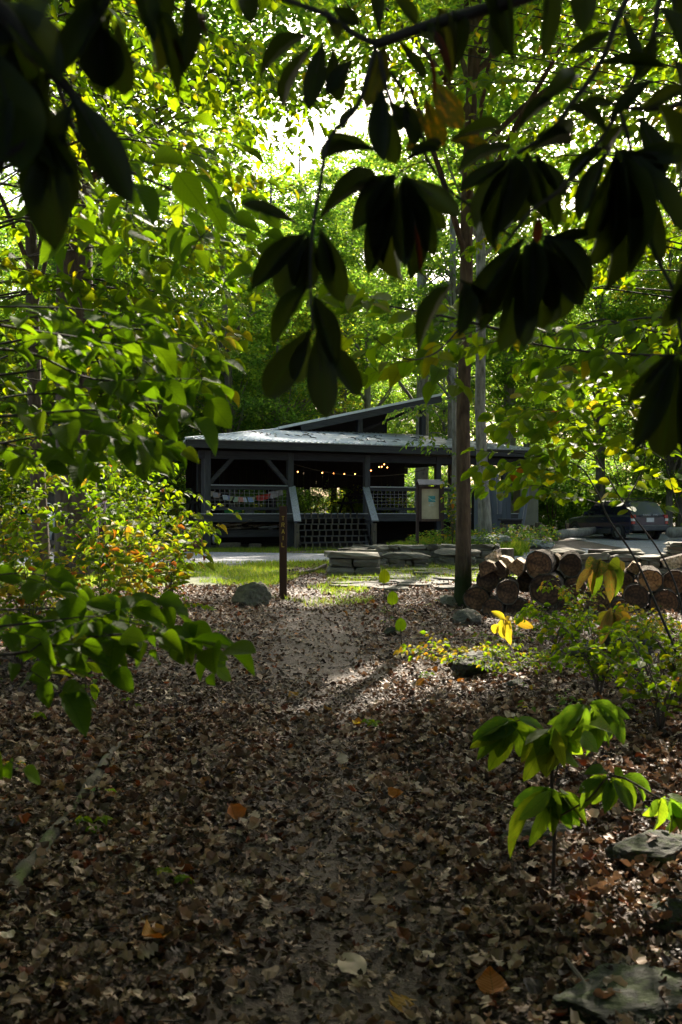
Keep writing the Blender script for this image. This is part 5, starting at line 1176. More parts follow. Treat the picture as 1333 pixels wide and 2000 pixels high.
def limbs_to(C, base, top, parent, mat, seed, n=26, r0=.05):
    r = random.Random(seed); mb = MB(); b = Vector(base)
    for i in r.sample(range(len(C)), min(n, len(C))):
        c = Vector(C[i])-b; a = Vector(top(max(1, c.z-r.uniform(1.0, 3.2)-.3*(c.xy-Vector(top(c.z)).xy).length))); m = a.lerp(c, .5)+Vector((r.uniform(-.3, .3), r.uniform(-.3, .3), .3))
        mb.tube([a, a.lerp(m, .5)+Vector((0, 0, .1)), m, c], [r0, r0*.8, r0*.5, r0*.12], 5, cap=False)
    mb.build('limbs', M[mat], parent, smooth=True)
for (x, y, z0, z1, r, lab) in [(8.8, 18.0, 8.5, 17, 5.2, 'broad tree added for shade right of the woodpile, outside the view'), (-8.6, 13.5, 8.5, 17, 5.0, 'broad tree added for shade left of the massive trunk, outside the view'), (7.2, 9.0, 7.5, 14, 4.6, 'unseen broad tree added for shade right of the trail near the camera'), (-6.0, 5.0, 7.5, 14, 4.2, 'unseen broad tree added for shade left of the trail near the camera'), (2.6, -2.6, 5.5, 12, 6.0, 'unseen broad tree added for shade behind and right of the camera'), (-3.6, -3.4, 5.5, 12, 6.0, 'unseen broad tree added for shade behind and left of the camera')]:  # unseen broad trees added to block sun and sky light
    b = (x, y, Gz(x, y)); e = empty('forest_tree', b, 0, label=lab, cat='tree')
    ob('trunk', trunk_me('trunk', [(0, 0, -.3), (.05, 0, 5), (0, .1, 10), (.05, 0, z1)], [.24, .19, .14, .03], 16, M['bark_far'], .05, 4, int(x*3)+40, rings=40, flare=.3), e)
    C = canopy('crown', x*.86, y, z0, z1, r, 150, 26000, .17, 'crown', int(y*9)+100, b, e); limbs_to(C, b, lambda z: (0, 0, z), e, 'bark_far', 3)

for i, (x, y) in enumerate([(-3.2, .2), (3.4, -.2), (-2.6, -2.4), (2.9, -2.6), (0, -4.2), (-4.4, 2.4), (4.6, 2.2), (-1.4, -3.6), (1.5, -3.4)]):  # bushes added around the camera to block skylight from the sides
    e = empty('rhododendron', (x, y, Gz(x, y)), i*1.7, label='evergreen bush added out of view round the camera to block side light', cat='shrub', group='unseen bushes added to block light round the camera'); e.scale = (1.15, 1.15, 1.0)
    o = ob('foliage', US[i % 2][0], e); tag(o, kind='stuff'); ob('stems', US[i % 2][1], e)

# ------------------------------------------------------------------ the four clear trunks
def big_tree(px, pyb, d, pth, rads, mat, lab, n, ridge, kf, seed, flare, crown_v, cs, crown_z, name='forest_tree'):
    x = (px-CX)/F*d; b = Vector((x, d, Gz(x, d)))
    e = empty(name, b, 0, label=lab, cat='tree')
    pp = [P(a, c, d+dd)-b for a, c, dd in pth]; pp[0].z = min(pp[0].z, -.15)
    ob('trunk', trunk_me('trunk', pp, rads, n, M[mat], ridge, kf, seed, flare=flare), e)
    top = pp[-1]
    if crown_v is not None:
        z0, z1, r, nl, ox, ls = crown_v
        def top(z):
            for a, c in zip(pp[:-1], pp[1:]):
                if a.z <= z <= c.z: return tuple(a.lerp(c, (z-a.z)/(c.z-a.z)))
            return tuple(pp[-1]) if z > 1 else tuple(pp[0])
        C = canopy('crown', b.x+top(z0)[0]+ox, b.y, z0, z1, r, int(nl/170), nl, ls, cs, seed*31, b, e); limbs_to(C, b, top, e, mat, seed)
    return e, b, pp
tA, bA, ppA = big_tree(906, 1182, 14.7, [(905, 1190, 0), (906, 1000, 0), (905, 800, .05), (911, 600, .1), (912, 400, .2), (921, 200, .3), (930, 0, .4), (938, -250, .6), (940, -700, .8)], [.125, .102, .094, .090, .084, .08, .076, .07, .045], 'bark', 'straight brown near tree trunk right of the path, with moss at its foot', 60, .07, 7, 3, .32, (8.6, 15, 4.6, 30000, .8, .15), 'crown', 0)
big_tree(946, 1040, 29.3, [(950, 1045, 0), (944, 960, 0), (938, 800, 0), (940, 600, 0), (938, 300, .2), (935, 0, .3), (933, -300, .3)], [.22, .165, .145, .135, .125, .11, .07], 'bark_grey', 'pale grey tree between the near trunk and the boulders', 30, .04, 7, 4, .3, (11.5, 19.5, 5.0, 32000, .5, .18), 'crown', 0)
big_tree(150, 1112, 20.5, [(152, 1130, 0), (148, 960, 0), (148, 720, 0), (146, 500, 0), (148, 300, .1), (155, 100, .2), (160, -200, .4), (160, -600, .4)], [.44, .40, .37, .345, .31, .28, .2, .1], 'bark_dark', 'massive furrowed brown tree trunk at the left', 56, .05, 9, 5, .25, (10, 18, 5.6, 36000, .6, .17), 'crown', 0)
big_tree(72, 1125, 18.5, [(84, 1130, 0), (78, 1000, 0), (68, 800, 0), (64, 600, 0), (60, 400, .1), (58, 200, .2), (60, -200, .3), (60, -500, .3)], [.17, .14, .125, .115, .10, .09, .06, .03], 'bark_dark', 'slim brown tree trunk left of the massive one', 26, .04, 6, 6, .2, (8.5, 15, 3.2, 14000, 0, .16), 'crown', 0)
# ------------------------------------------------------------------ plants with leaf-by-leaf foliage
class Plant:
    def __init__(s, name, base, label, cat, group=None, nmax=300):
        s.e = empty(name, base, 0, label=label, cat=cat, group=group); s.b = Vector(base); s.tw = MB(); s.L = []; s.nmax = nmax
    def leaf(s, p, yd, nrm, L, w, kind='beech', mat='beech', v=None):
        x, y, z = frame(yd, nrm); s.L.append((Vector(p), x, y, z, L, w, kind, mat, rnd.randrange(4) if v is None else v))
    def branch(s, pts, rads, n=8, mat='twig'):
        mb = MB(); mb.tube([Vector(p)-s.b for p in pts], rads, n); return mb.build('branch', M[mat], s.e, smooth=True)
    def twig(s, pts, r): s.tw.tube([Vector(p)-s.b for p in pts], [r, r*.75, r*.4] if len(pts) == 3 else [r*(1-.7*i/(len(pts)-1)) for i in range(len(pts))], 5, cap=False)
    def finish(s, twigmat='twig'):
        if s.tw.V: tag(s.tw.build('twigs', M[twigmat], s.e, smooth=True), kind='stuff')
        def vis(q):
            p = q[0]
            if p.y < .3: return 0
            px = CX+F*p.x/p.y; py = CY-F*(p.z-CAMH)/p.y
            return (q[4]*math.sqrt(q[5])/p.y) if (-40 < px < 1373 and -40 < py < 2040) else .00001*q[4]
        s.L.sort(key=vis, reverse=True)
        for q in s.L[:s.nmax]:
            o = ob('leaf', tmesh(q[6], q[8] % len(TM[q[6]]), q[7]), s.e); Lw = q[4]*q[5]
            Mx = Matrix((q[1]*Lw, q[2]*q[4], q[3]*q[4])).transposed().to_4x4(); Mx.translation = q[0]-s.b; o.matrix_basis = Mx
        rest = s.L[s.nmax:]
        for key in sorted(set((q[6], q[7]) for q in rest)):
            R_ = [q for q in rest if (q[6], q[7]) == key]
            A = lambda f: np.array([f(q) for q in R_], float)
            k = key[0]; var = np.array([q[8] % len(TM[k]) for q in R_])
            scatter_merge('foliage', TM[k], A(lambda q: tuple(q[0]-s.b)), A(lambda q: tuple(q[2])), A(lambda q: tuple(q[3])), A(lambda q: q[4]), A(lambda q: q[5]), M[key[1]], var=var, parent=s.e)
        return s.e
def curve(pts, n):
    """Catmull-Rom through pts"""
    pts = [Vector(p) for p in pts]; Q = [pts[0]*2-pts[1]]+pts+[pts[-1]*2-pts[-2]]; out = []
    for i in range(1, len(Q)-2):
        for k in range(n):
            t = k/n; a, b, c, d = Q[i-1], Q[i], Q[i+1], Q[i+2]
            out.append(.5*((2*b)+(c-a)*t+(2*a-5*b+4*c-d)*t*t+(3*b-a-3*c+d)*t*t*t))
    out.append(pts[-1]); return out
def frond(pl, pts, L, side, mat, kind='beech', r=.006, step=None, w=(.56, .72), droop=(.2, .9), start=.12, dens=1.0, up=(0, 0, 1), mat2=None, p2=0, stem=True, roll=0, var=.25):
    """a leafy spray: a main stem with alternate side twigs carrying alternate leaves"""
    c = curve(pts, 6); l = [0]
    for a, b in zip(c[:-1], c[1:]): l.append(l[-1]+(b-a).length)
    T = l[-1]
    if stem: pl.tw.tube([q-pl.b for q in c], [max(.0012, r*(1-.8*x/T)) for x in l], 6, cap=False)
    def at_(s_):
        i = max(0, min(len(c)-2, np.searchsorted(l, s_)-1)); t = (s_-l[i])/max(1e-6, l[i+1]-l[i]); return c[i].lerp(c[i+1], t), (c[i+1]-c[i]).normalized()
    def mm(): return mat2 if (mat2 and rnd.random() < p2) else mat
    upv = Vector(up)
    def place(p, t, sd, n, sc):
        perp = t.cross(n).normalized()*sd
        d = (t*rnd.uniform(.35, .8)+perp*rnd.uniform(.6, 1.0)); d.normalize(); d.z -= rnd.uniform(*droop)
        nn = n+Vector((rnd.gauss(0, .4), rnd.gauss(-.75, .35), rnd.gauss(0, .2)))
        pet = d.normalized()*.008
        pl.leaf(p+pet, d, nn, L*sc*rnd.uniform(1-var, 1+var*.6), rnd.uniform(*w), kind, mm())
    st = step or L*1.0/dens; s_ = T*start; sd = rnd.choice([-1, 1])
    while s_ < T:
        p, t = at_(s_); f = s_/T; n = (upv+Vector((rnd.gauss(0, .25), rnd.gauss(0, .25), 0))).normalized()
        perp = t.cross(n)
        if perp.length < .1: perp = t.orthogonal()
        perp = perp.normalized()*sd
        sl = side*(1-.55*f)*rnd.uniform(.55, 1.15)
        if sl > L*.9:
            d = (t*rnd.uniform(.5, .9)+perp*rnd.uniform(.7, 1.0)).normalized(); d.z -= rnd.uniform(-.05, .3); d.normalize()
            e = p+d*sl; e.z -= sl*sl*.25; m = p.lerp(e, .5)+Vector((rnd.gauss(0, .01), rnd.gauss(0, .01), sl*.05))
            pl.twig([p, m, e], max(.0012, r*.35)); q = L*.35; s2 = rnd.choice([-1, 1])
            while q < sl:
                g = q/sl; pp = (p.lerp(m, g*2) if g < .5 else m.lerp(e, g*2-1)); place(pp, d, s2, n, .8+.25*g); s2 = -s2; q += L*rnd.uniform(.42, .62)/dens
            place(e, d, rnd.choice([-.3, .3]), n, 1.05)
        else: place(p, t, sd, n, .95)
        sd = -sd; s_ += st*rnd.uniform(.7, 1.2)
    p, t = at_(T); place(p, t, .1, upv, 1.1)

# --- beech whose trunk stands just outside the left edge, branches reaching over the path
def PX(l, d0, d1): n = len(l); return [P(a, b, d0+(d1-d0)*i/max(1, n-1)) for i, (a, b) in enumerate(l)]
def host(name, x, y, h, r, label, nmax=300, cat='tree', lean=0):
    z = Gz(x, y); pl = Plant(name, (x, y, z), label, cat, nmax=nmax)
    ob('trunk', trunk_me('trunk', [(0, 0, -.2), (.03, 0, h*.4), (lean*.5-.02, .05, h*.7), (lean, .05, h)], [r, r*.8, r*.55, r*.2], 16, M['bark_grey'], .02, 3, int(h*10), flare=.2), pl.e)
    pl.tx, pl.ty, pl.h = x, y, h; pl.lean = lean; return pl
def limb(pl, p0, r, rise=.5):
    """connect a spray's first point back to the trunk"""
    z = max(.4, min(pl.h*.95, p0.z-abs(p0.x-pl.tx)*rise*.35)); a = Vector((pl.tx+pl.lean*(z/pl.h)**1.5, pl.ty+.03, z+pl.b.z)); m = a.lerp(p0, .55)+Vector((0, 0, .12*rise))
    pl.branch([a, a.lerp(m, .5)+Vector((0, 0, .03)), m, m.lerp(p0, .6), p0], [r*1.5, r*1.3, r*1.15, r*1.05, r], 6)
def spray(pl, l, d0, d1, L, side, mat, r=.006, conn=True, **k):
    pts = PX(l, d0, d1)
    if conn: limb(pl, pts[0], r)
    frond(pl, pts, L, side, mat, r=r, **k)

# near dark green branches of the left beech (2.5 - 4 m away)
bL = host('beech_tree', -2.35, 3.6, 6.5, .07, 'young beech just outside the left edge, its dark green branches reaching in over the path')
for l, d0, d1, r, sd in [([(-60, 625), (55, 645), (180, 664), (255, 686), (330, 745)], 2.6, 2.9, .0065, .34), ([(180, 664), (240, 640), (300, 632)], 2.75, 2.8, .003, .2),
        ([(-60, 880), (60, 855), (160, 843), (250, 850)], 2.4, 2.6, .005, .32), ([(-40, 815), (60, 810), (190, 802), (230, 840), (290, 870)], 2.3, 2.6, .006, .26),
        ([(-60, 1285), (60, 1272), (170, 1247), (260, 1240), (400, 1270)], 2.3, 2.7, .0065, .30), ([(60, 1272), (120, 1230), (230, 1190)], 2.35, 2.6, .003, .22), ([(-50, 1190), (60, 1190), (200, 1180), (300, 1175)], 2.5, 2.8, .004, .28),
        ([(-60, 345), (50, 368), (140, 386), (260, 397), (430, 415)], 2.9, 3.4, .006, .36), ([(100, 130), (165, 285), (270, 342), (370, 388), (430, 440), (515, 488)], 2.1, 2.8, .0075, .34), ([(330, 365), (410, 350), (470, 380)], 2.9, 3.2, .003, .2),
        ([(-60, 740), (100, 720), (240, 700), (370, 700)], 2.9, 3.4, .006, .28),
        ([(-60, 1450), (0, 1475), (40, 1500)], 2.4, 2.5, .004, .1), ([(-60, 1330), (20, 1320), (110, 1300)], 2.3, 2.5, .004, .2),
        ([(-60, 680), (60, 690), (180, 740), (310, 740), (390, 740)], 2.6, 3.0, .006, .26), ([(-60, 1130), (60, 1120), (150, 1150)], 2.6, 2.8, .004, .26), ([(-60, 1230), (80, 1215), (200, 1205), (330, 1235)], 2.4, 2.7, .005, .3), ([(-60, 790), (60, 770), (200, 775), (310, 800)], 2.7, 3.1, .005, .28), ([(-60, 600), (80, 600), (200, 610), (320, 650), (400, 690)], 3.0, 3.4, .005, .34), ([(-60, 850), (80, 880), (180, 880), (250, 900)], 2.9, 3.2, .005, .26)]:
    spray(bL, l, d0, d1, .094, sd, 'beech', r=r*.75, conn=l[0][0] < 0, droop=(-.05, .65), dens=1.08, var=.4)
bL.finish()
# bright upper-left branches, 4.5 - 8 m away, of a second beech
bM = host('beech_tree', -4.6, 6.3, 8.5, .09, 'taller beech left of the path whose sunlit yellow green branches fill the upper left')
bM2 = host('beech_tree', -3.9, 8.6, 9.0, .09, 'beech further left whose thin sprays hang bright against the sky gap')
k = 0
for i in range(13):
    for j in range(3):
        y0 = -120+i*62+rnd.uniform(-25, 25); xb = rnd.choice([-80, 40, 180, 300])
        reach = np.interp(y0, [-100, 150, 300, 420, 650, 900], [640, 620, 560, 480, 430, 400])
        if xb > reach-130 or (300 < y0 < 780 and xb < 100 and rnd.random() < .5): continue
        x1 = min(reach, xb+rnd.uniform(230, 340)); dd = rnd.uniform(4.4, 7.5); d1 = dd+rnd.uniform(-.2, .5); dr = rnd.uniform(20, 130)
        l = [(xb, y0), ((xb*2+x1)/3, y0+dr*.15), ((xb+2*x1)/3, y0+dr*.5), (x1, y0+dr)]
        pl = bM if dd < 5.9 else bM2
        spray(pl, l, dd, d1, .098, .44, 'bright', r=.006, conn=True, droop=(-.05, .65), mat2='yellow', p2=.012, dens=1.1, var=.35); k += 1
for l, d0, d1 in [([(330, 5), (400, 55), (480, 100), (560, 180), (600, 240)], 6, 6.6), ([(350, 200), (440, 230), (520, 270), (580, 300)], 7.5, 8.0), ([(400, 150), (480, 160), (560, 190), (620, 240)], 7.5, 8.2), ([(300, 300), (380, 330), (470, 350), (540, 370)], 6.5, 7)]:
    spray(bM2, l, d0, d1, .085, .36, 'bright', r=.006, droop=(0, .7))
for l, d0, d1 in [([(-80, 560), (60, 550), (200, 560), (340, 610)], 5.0, 5.6), ([(-80, 640), (80, 620), (220, 640), (360, 690)], 5.4, 5.8), ([(-80, 430), (100, 420), (250, 440), (400, 500)], 5.4, 6), ([(-80, 730), (60, 740), (180, 770), (290, 820)], 5.4, 5.8), ([(150, 400), (260, 410), (360, 450), (460, 520)], 5.6, 6.0), ([(200, 480), (300, 500), (400, 540), (470, 590)], 5.8, 6.2)]:
    spray(bM, l, d0, d1, .09, .4, 'bright', r=.005, droop=(0, .7))
bM.finish(); bM2.finish()
# right-hand beech : sprays across the middle and top right
bR = host('beech_tree', 4.3, 5.4, 8.0, .08, 'beech outside the right edge with green sprays crossing behind the rhododendron')
for l, d0, d1, r, mt in [([(1000, 650), (900, 625), (820, 608), (720, 590), (650, 562), (605, 545)], 3.4, 3.0, .006, 'bright'), ([(1420, 700), (1200, 690), (1060, 675), (960, 640), (860, 625)], 4.2, 3.6, .007, 'beech'), ([(900, 640), (850, 690), (790, 700), (720, 650), (670, 600)], 3.4, 3.1, .004, 'bright'),
        ([(1420, 640), (1280, 620), (1160, 640), (1060, 650)], 4.6, 4.1, .006, 'beech'), ([(1420, 760), (1300, 720), (1180, 700), (1080, 720)], 4.4, 4.0, .006, 'bright'), ([(1100, 640), (1000, 660), (930, 670), (880, 700), (850, 740)], 4.2, 3.8, .004, 'bright')]:
    spray(bR, l, d0, d1, .088, .32, mt, r=r, conn=l[0][0] > 1300, droop=(.05, .75), dens=.95)
bR.finish()
bS = host('beech_tree', 5.4, 8.2, 9.5, .09, 'taller beech behind the right edge filling the upper right with small bright leaves')
for i in range(15):
    for j in range(3):
        y0 = -120+i*52+rnd.uniform(-25, 25); xb = rnd.choice([1420, 1300, 1180, 1060])
        reach = np.interp(y0, [-100, 100, 300, 500, 700], [640, 700, 900, 960, 1060])
        if xb < reach+130: continue
        x1 = max(reach, xb-rnd.uniform(230, 340)); dd = rnd.uniform(6.0, 9.5); dr = rnd.uniform(10, 110)
        spray(bS, [(xb, y0), ((xb*2+x1)/3, y0+dr*.15), ((xb+2*x1)/3, y0+dr*.5), (x1, y0+dr)], dd, dd+rnd.uniform(-.2, .5), .08, .42, 'bright', r=.006, droop=(0, .7), mat2='yellow', p2=.02)
for i in range(7):
    y0 = -80+i*30; x0 = rnd.uniform(760, 1000); spray(bS, [(x0, y0), (x0-70, y0+20), (x0-150, y0+50), (x0-230, y0+100)], 7.5, 7.8, .08, .4, 'bright', r=.005, droop=(0, .7))
bS.finish()
# witch hazel at right: rounder bright leaves, 6.5 - 8.5 m
wh = Plant('witch_hazel', onG(1345, 1330), 'arching shrub at the right with rounded bright green leaves in front of the car', 'shrub', nmax=300)
for l, d0, d1, r in [([(1345, 1330), (1290, 1200), (1240, 1090), (1190, 1015), (1160, 950), (1120, 905), (1010, 885), (930, 880)], 7.6, 8.2, .012), ([(1345, 1330), (1330, 1180), (1290, 1080), (1220, 985), (1170, 900), (1130, 820), (1080, 770)], 7.6, 8.0, .010), ([(1220, 985), (1260, 900), (1240, 800), (1180, 730)], 7.8, 8.0, .006),
        ([(1175, 985), (1110, 965), (1060, 950), (990, 945)], 8.0, 8.3, .005), ([(1170, 900), (1090, 850), (1010, 830), (960, 815)], 7.9, 8.1, .005), ([(1345, 1330), (1370, 1150), (1330, 1010), (1300, 900), (1290, 800)], 7.4, 7.8, .010), ([(1300, 900), (1230, 860), (1150, 850), (1080, 880), (1020, 930)], 7.6, 7.9, .005),
        ([(1240, 800), (1190, 760), (1120, 745), (1030, 760)], 7.9, 8.1, .005), ([(1170, 900), (1100, 890), (1020, 895), (940, 910)], 7.8, 8.0, .005), ([(1150, 950), (1080, 920), (1010, 915), (950, 950)], 7.9, 8.1, .005), ([(1170, 900), (1110, 820), (1050, 800), (1000, 820)], 7.7, 7.9, .005), ([(1290, 800), (1220, 790), (1150, 800), (1070, 830)], 7.8, 8.0, .005), ([(1130, 820), (1060, 800), (990, 800)], 8, 8.2, .004), ([(1290, 800), (1250, 740), (1200, 710)], 7.8, 8, .004)]:
    frond(wh, PX(l, d0, d1), .122, .42 if r < .009 else .25, 'bright', kind='round', r=r, w=(.62, .8), droop=(.0, .7), start=.55 if r > .009 else .1, mat2='autumn', p2=.05)
wh.finish()

# --- shrubs at the left, sunlit, with autumn leaves
def bush(px, py, d, h, w, label, mat, mat2, p2, L=.075, n=9, kind='beech', nmax=230, lean=0, wl=(.5, .68), name='shrub'):
    x = (px-CX)/F*d; b = Vector((x, d, Gz(x, d))); pl = Plant(name, b, label, 'shrub', nmax=nmax)
    for i in range(n):
        a = 6.283*i/n+rnd.uniform(-.3, .3); rr = w*rnd.uniform(.35, 1.0); hh = h*rnd.uniform(.55, 1.0); e = b+Vector((math.cos(a)*rr+lean*hh, math.sin(a)*rr*.7, hh))
        m = b+Vector((math.cos(a)*rr*.25+lean*hh*.3, math.sin(a)*rr*.2, hh*.55)); t = e+Vector((math.cos(a)*rr*.5, math.sin(a)*rr*.4, -hh*.08))
        frond(pl, [b, m, e, t], L, .34*max(.6, w), mat, kind=kind, r=.007, start=.22, droop=(0, .6), w=wl, mat2=mat2, p2=p2)
    pl.finish('stem'); return pl
bush(255, 1130, 12.5, 1.45, .75, 'sunlit shrub with yellow and orange leaves left of the gravel road', 'autumn', 'yellow', .12, n=10, L=.125)
bush(330, 1110, 14.0, 1.25, .7, 'bright yellow green shrub reaching towards the pavilion corner', 'bright', 'autumn', .30, n=9, L=.12)
bush(180, 1165, 10.8, 1.1, .6, 'shrub with mixed green and rusty leaves at the foot of the massive trunk', 'autumn', 'bright', .4, n=9, L=.10)
bush(60, 1150, 10.0, 1.5, .8, 'olive and yellow leaved shrub at the left edge below the slim trunk', 'autumn', 'bright', .5, n=10, L=.11)
bush(335, 1015, 15.5, 1.75, .8, 'tall fresh green shrub overlapping the left corner of the pavilion', 'bright', 'yellow', .05, n=11, L=.115)
bush(262, 930, 17.0, 2.9, .9, 'tall green sapling in front of the left end of the pavilion roof', 'bright', 'autumn', .10, n=13, L=.12)
bush(200, 960, 15.0, 2.4, 1.1, 'leafy green shrub between the massive trunk and the pavilion', 'beech', 'bright', .4, n=12, L=.115)
bush(20, 900, 13.5, 3.2, 1.1, 'tall green shrub with yellow tips at the left edge', 'bright', 'yellow', .14, n=12, L=.12)
bush(120, 1210, 8.6, .6, .6, 'low leafy plant in the litter near the left edge', 'bright', 'beech', .4, n=8, L=.06, nmax=120)
bush(290, 1160, 11.5, .55, .5, 'low green seedling clump beside the yellow shrub', 'bright', 'autumn', .2, n=7, L=.06, nmax=120)
bush(1290, 1330, 6.6, .75, .6, 'leafy green saplings at the right edge below the witch hazel', 'bright', 'autumn', .1, n=8, L=.07, nmax=150)
bush(1170, 1300, 7.6, .75, .5, 'green seedling clump in front of the mossy rock', 'bright', 'autumn', .1, n=8, L=.065, nmax=150)
bush(1085, 1230, 10.2, .5, .5, 'low green plant in front of the lower logs', 'bright', 'beech', .3, n=7, L=.08, nmax=100)
bush(1260, 1160, 10.5, .5, .5, 'yellow green sprig in front of the right half of the woodpile', 'bright', 'yellow', .3, n=7, L=.06, nmax=100)
bush(1130, 1200, 11.0, .75, .4, 'slender yellow green sprig rising before the woodpile centre', 'bright', 'yellow', .35, n=6, L=.06, nmax=100)
bush(880, 1290, 9.6, .28, .5, 'small sunlit yellow seedlings beside the sunlit patch', 'yellow', 'bright', .4, n=8, L=.055, nmax=120)
bush(1010, 1320, 8.9, .22, .5, 'low green seedlings right of the sunlit patch', 'bright', 'yellow', .1, n=8, L=.045, nmax=120)
bush(884, 1045, 27.5, 2.2, .32, 'maple sapling with reddish lower leaves right of the notice board', 'crown_d', 'autumn', .4, n=9, L=.13, nmax=100)
# oak boughs hanging by the shed roof
ok = Plant('oak_bough_tree', (3.4, 30.2, Gz(3.4, 30.2)), 'slim oak whose green boughs hang in front of the shed roof', 'tree', nmax=150)
ok.branch([(3.4, 30.2, .3), (3.45, 30.2, 3), (3.4, 30.1, 6)], [.09, .08, .05], 8, 'bark_grey')
for l in [[(868, 830), (845, 800), (800, 795), (760, 810)], [(868, 800), (840, 790), (810, 800), (775, 830)], [(868, 850), (850, 845), (830, 850), (800, 865)], [(875, 880), (860, 870), (830, 872)], [(870, 780), (900, 770), (930, 780), (960, 800)], [(870, 760), (900, 740), (930, 735)]]: frond(ok, PX(l, 30.1, 29.4), .15, .8, 'crown', r=.02, dens=.8, w=(.4, .6))
ok.finish('bark_far')

bush(40, 1215, 9.0, .55, .7, 'low green plants at the left edge behind the dark beech spray', 'bright', 'autumn', .15, n=9, L=.075, nmax=120)
bush(200, 1190, 10.0, .5, .7, 'low yellow green plants under the autumn shrub', 'bright', 'autumn', .3, n=9, L=.075, nmax=120)
bush(1330, 1260, 7.6, .7, .5, 'green sapling at the right edge in front of the woodpile end', 'bright', 'yellow', .1, n=8, L=.08, nmax=120)
for i, (px, py, lab) in enumerate([(300, 1215, 'small green seedling in the litter right of the dark beech spray'), (420, 1200, 'small yellow green seedling left of the squat boulder'), (375, 1260, 'small green seedling in the leaf litter left of the path'), (250, 1395, 'tiny green seedling above the mossy fallen branch'), (90, 1420, 'small seedling near the left edge above the branch'),
    (180, 1640, 'green seedling growing beside the mossy fallen branch'), (340, 1740, 'tiny green seedling in the dark litter at lower left'), (830, 1330, 'small seedling at the lit edge right of the path'), (720, 1430, 'tiny seedling beside the middle of the path'), (1230, 1400, 'green seedling behind the magnolia sapling')]):
    bx_ = onG(px, py); q = Plant('seedling', bx_, lab, 'seedling'); 
    for s_ in range(3):
        a = rnd.uniform(0, 6.28); h = rnd.uniform(.05, .10); t = bx_+Vector((.05*math.cos(a), .05*math.sin(a), h)); q.twig([bx_, bx_.lerp(t, .5), t], .0015)
        for k in range(4): b_ = a+k*1.57; q.leaf(t, (math.cos(b_), math.sin(b_), -.15), (rnd.gauss(0, .2), -.5, 1), rnd.uniform(.035, .06), .6, 'beech', 'bright')
    q.finish('stem')
# --- big drooping magnolia whorls
def whorl(px, py, d, leaves, name, label, mats, kind='mag', base=None, depth=.12, stemr=.006, w=.42, nm='magnolia_sapling', extra=None):
    c = P(px, py, d); b = onG(*base) if base else c; pl = Plant(nm, b, label, 'sapling', nmax=300)
    if base: pl.branch(curve([b, b.lerp(c, .5)+Vector((.02, 0, 0)), c], 4), stemr, 7, 'stem')
    addw(pl, px, py, d, leaves, mats, depth, w, kind); return pl
def addw(pl, px, py, d, leaves, mats, depth=.12, w=.42, kind='mag', face=.8):
    for i, q in enumerate(leaves):
        tx, ty = q[0], q[1]; j_ = .12*abs(tx-px)+8; p0 = P(px+rnd.uniform(-j_, j_)+.18*(tx-px), py+rnd.uniform(-9, 9), d); p1 = P(tx, ty, d+(q[3] if len(q) > 3 else rnd.uniform(-depth, depth))); v = p1-p0
        L = v.length; ww = (q[2]/F*d/L) if len(q) > 2 else w
        n = Vector((rnd.gauss(0, .55), -face, rnd.uniform(0, 1.3))); L *= rnd.uniform(.85, 1.1); pl.leaf(p0, v, n, L, ww, kind, mats[i % len(mats)])
m1 = whorl(1180, 1098, 9.6, [(1120, 1150, 22), (1142, 1165, 24), (1162, 1172, 24), (1196, 1168, 24), (1215, 1158, 22), (1228, 1130, 26), (1150, 1105, 26), (1205, 1105, 28), (1170, 1120, 30), (1235, 1110, 20)], 'm', 'magnolia seedling with big drooping green and yellow leaves before the woodpile', ['drying', 'drying', 'magnolia', 'drying', 'magnolia'], base=(1192, 1230), nm='magnolia_sapling'); m1.finish()
m2 = whorl(1200, 1190, 8.9, [(1172, 1262, 22), (1240, 1240, 22), (1190, 1235, 24), (1212, 1230, 26), (1160, 1215, 22), (1228, 1215, 22)], 'm', 'magnolia seedling with pale yellow hanging leaves beside the mossy rock', ['drying', 'yellow', 'drying'], base=(1198, 1300)); m2.finish()
m3 = whorl(988, 1212, 9.6, [(960, 1190, 16), (978, 1255, 22), (1040, 1224, 16), (962, 1238, 18), (1000, 1200, 14), (990, 1250, 20)], 'm', 'sunlit pale yellow magnolia seedling left of the lower logs', ['yellow'], base=(990, 1262)); m3.finish()
# magnolia sapling at lower right
b = onG(1080, 1748); ms = Plant('magnolia_sapling', b, 'magnolia sapling with three tiers of hanging oval leaves at the lower right', 'sapling')
d0 = b.y
ms.branch(curve([b, P(1083, 1620, d0), P(1078, 1530, d0), P(1085, 1440, d0)], 4), .0075, 8, 'twig')
ms.branch(curve([P(1080, 1530, d0), P(1092, 1490, d0), P(1100, 1430, d0), P(1160, 1375, d0+.1)], 4), .004, 6, 'stem')
ms.branch(curve([P(1083, 1600, d0), P(1150, 1560, d0-.1), P(1200, 1515, d0-.1), P(1290, 1560, d0-.15)], 4), .004, 6, 'stem')
ms.branch([P(1080, 1440, d0), P(1020, 1405, d0), P(960, 1425, d0)], .003, 6, 'stem')
addw(ms, 1010, 1405, d0, [(925, 1462, 36), (948, 1470, 34), (960, 1502, 38), (995, 1420, 30), (1030, 1490, 44), (985, 1450, 40), (940, 1440, 34)], ['magnolia'], .10)
addw(ms, 1075, 1425, d0, [(1030, 1525, 44), (1060, 1520, 44), (1100, 1500, 40), (1020, 1445, 36), (1120, 1465, 36), (1050, 1470, 40), (1090, 1470, 44)], ['magnolia'], .12)
addw(ms, 1150, 1375, d0+.05, [(1225, 1455, 40), (1190, 1470, 40), (1160, 1490, 44), (1110, 1420, 34), (1205, 1400, 36), (1135, 1475, 44), (1215, 1430, 36), (1130, 1400, 34)], ['magnolia'], .12)
addw(ms, 1140, 1430, d0-.18, [(1160, 1462, 30, -.2), (1180, 1400, 34, -.2)], ['magnolia'], .05, face=.4)
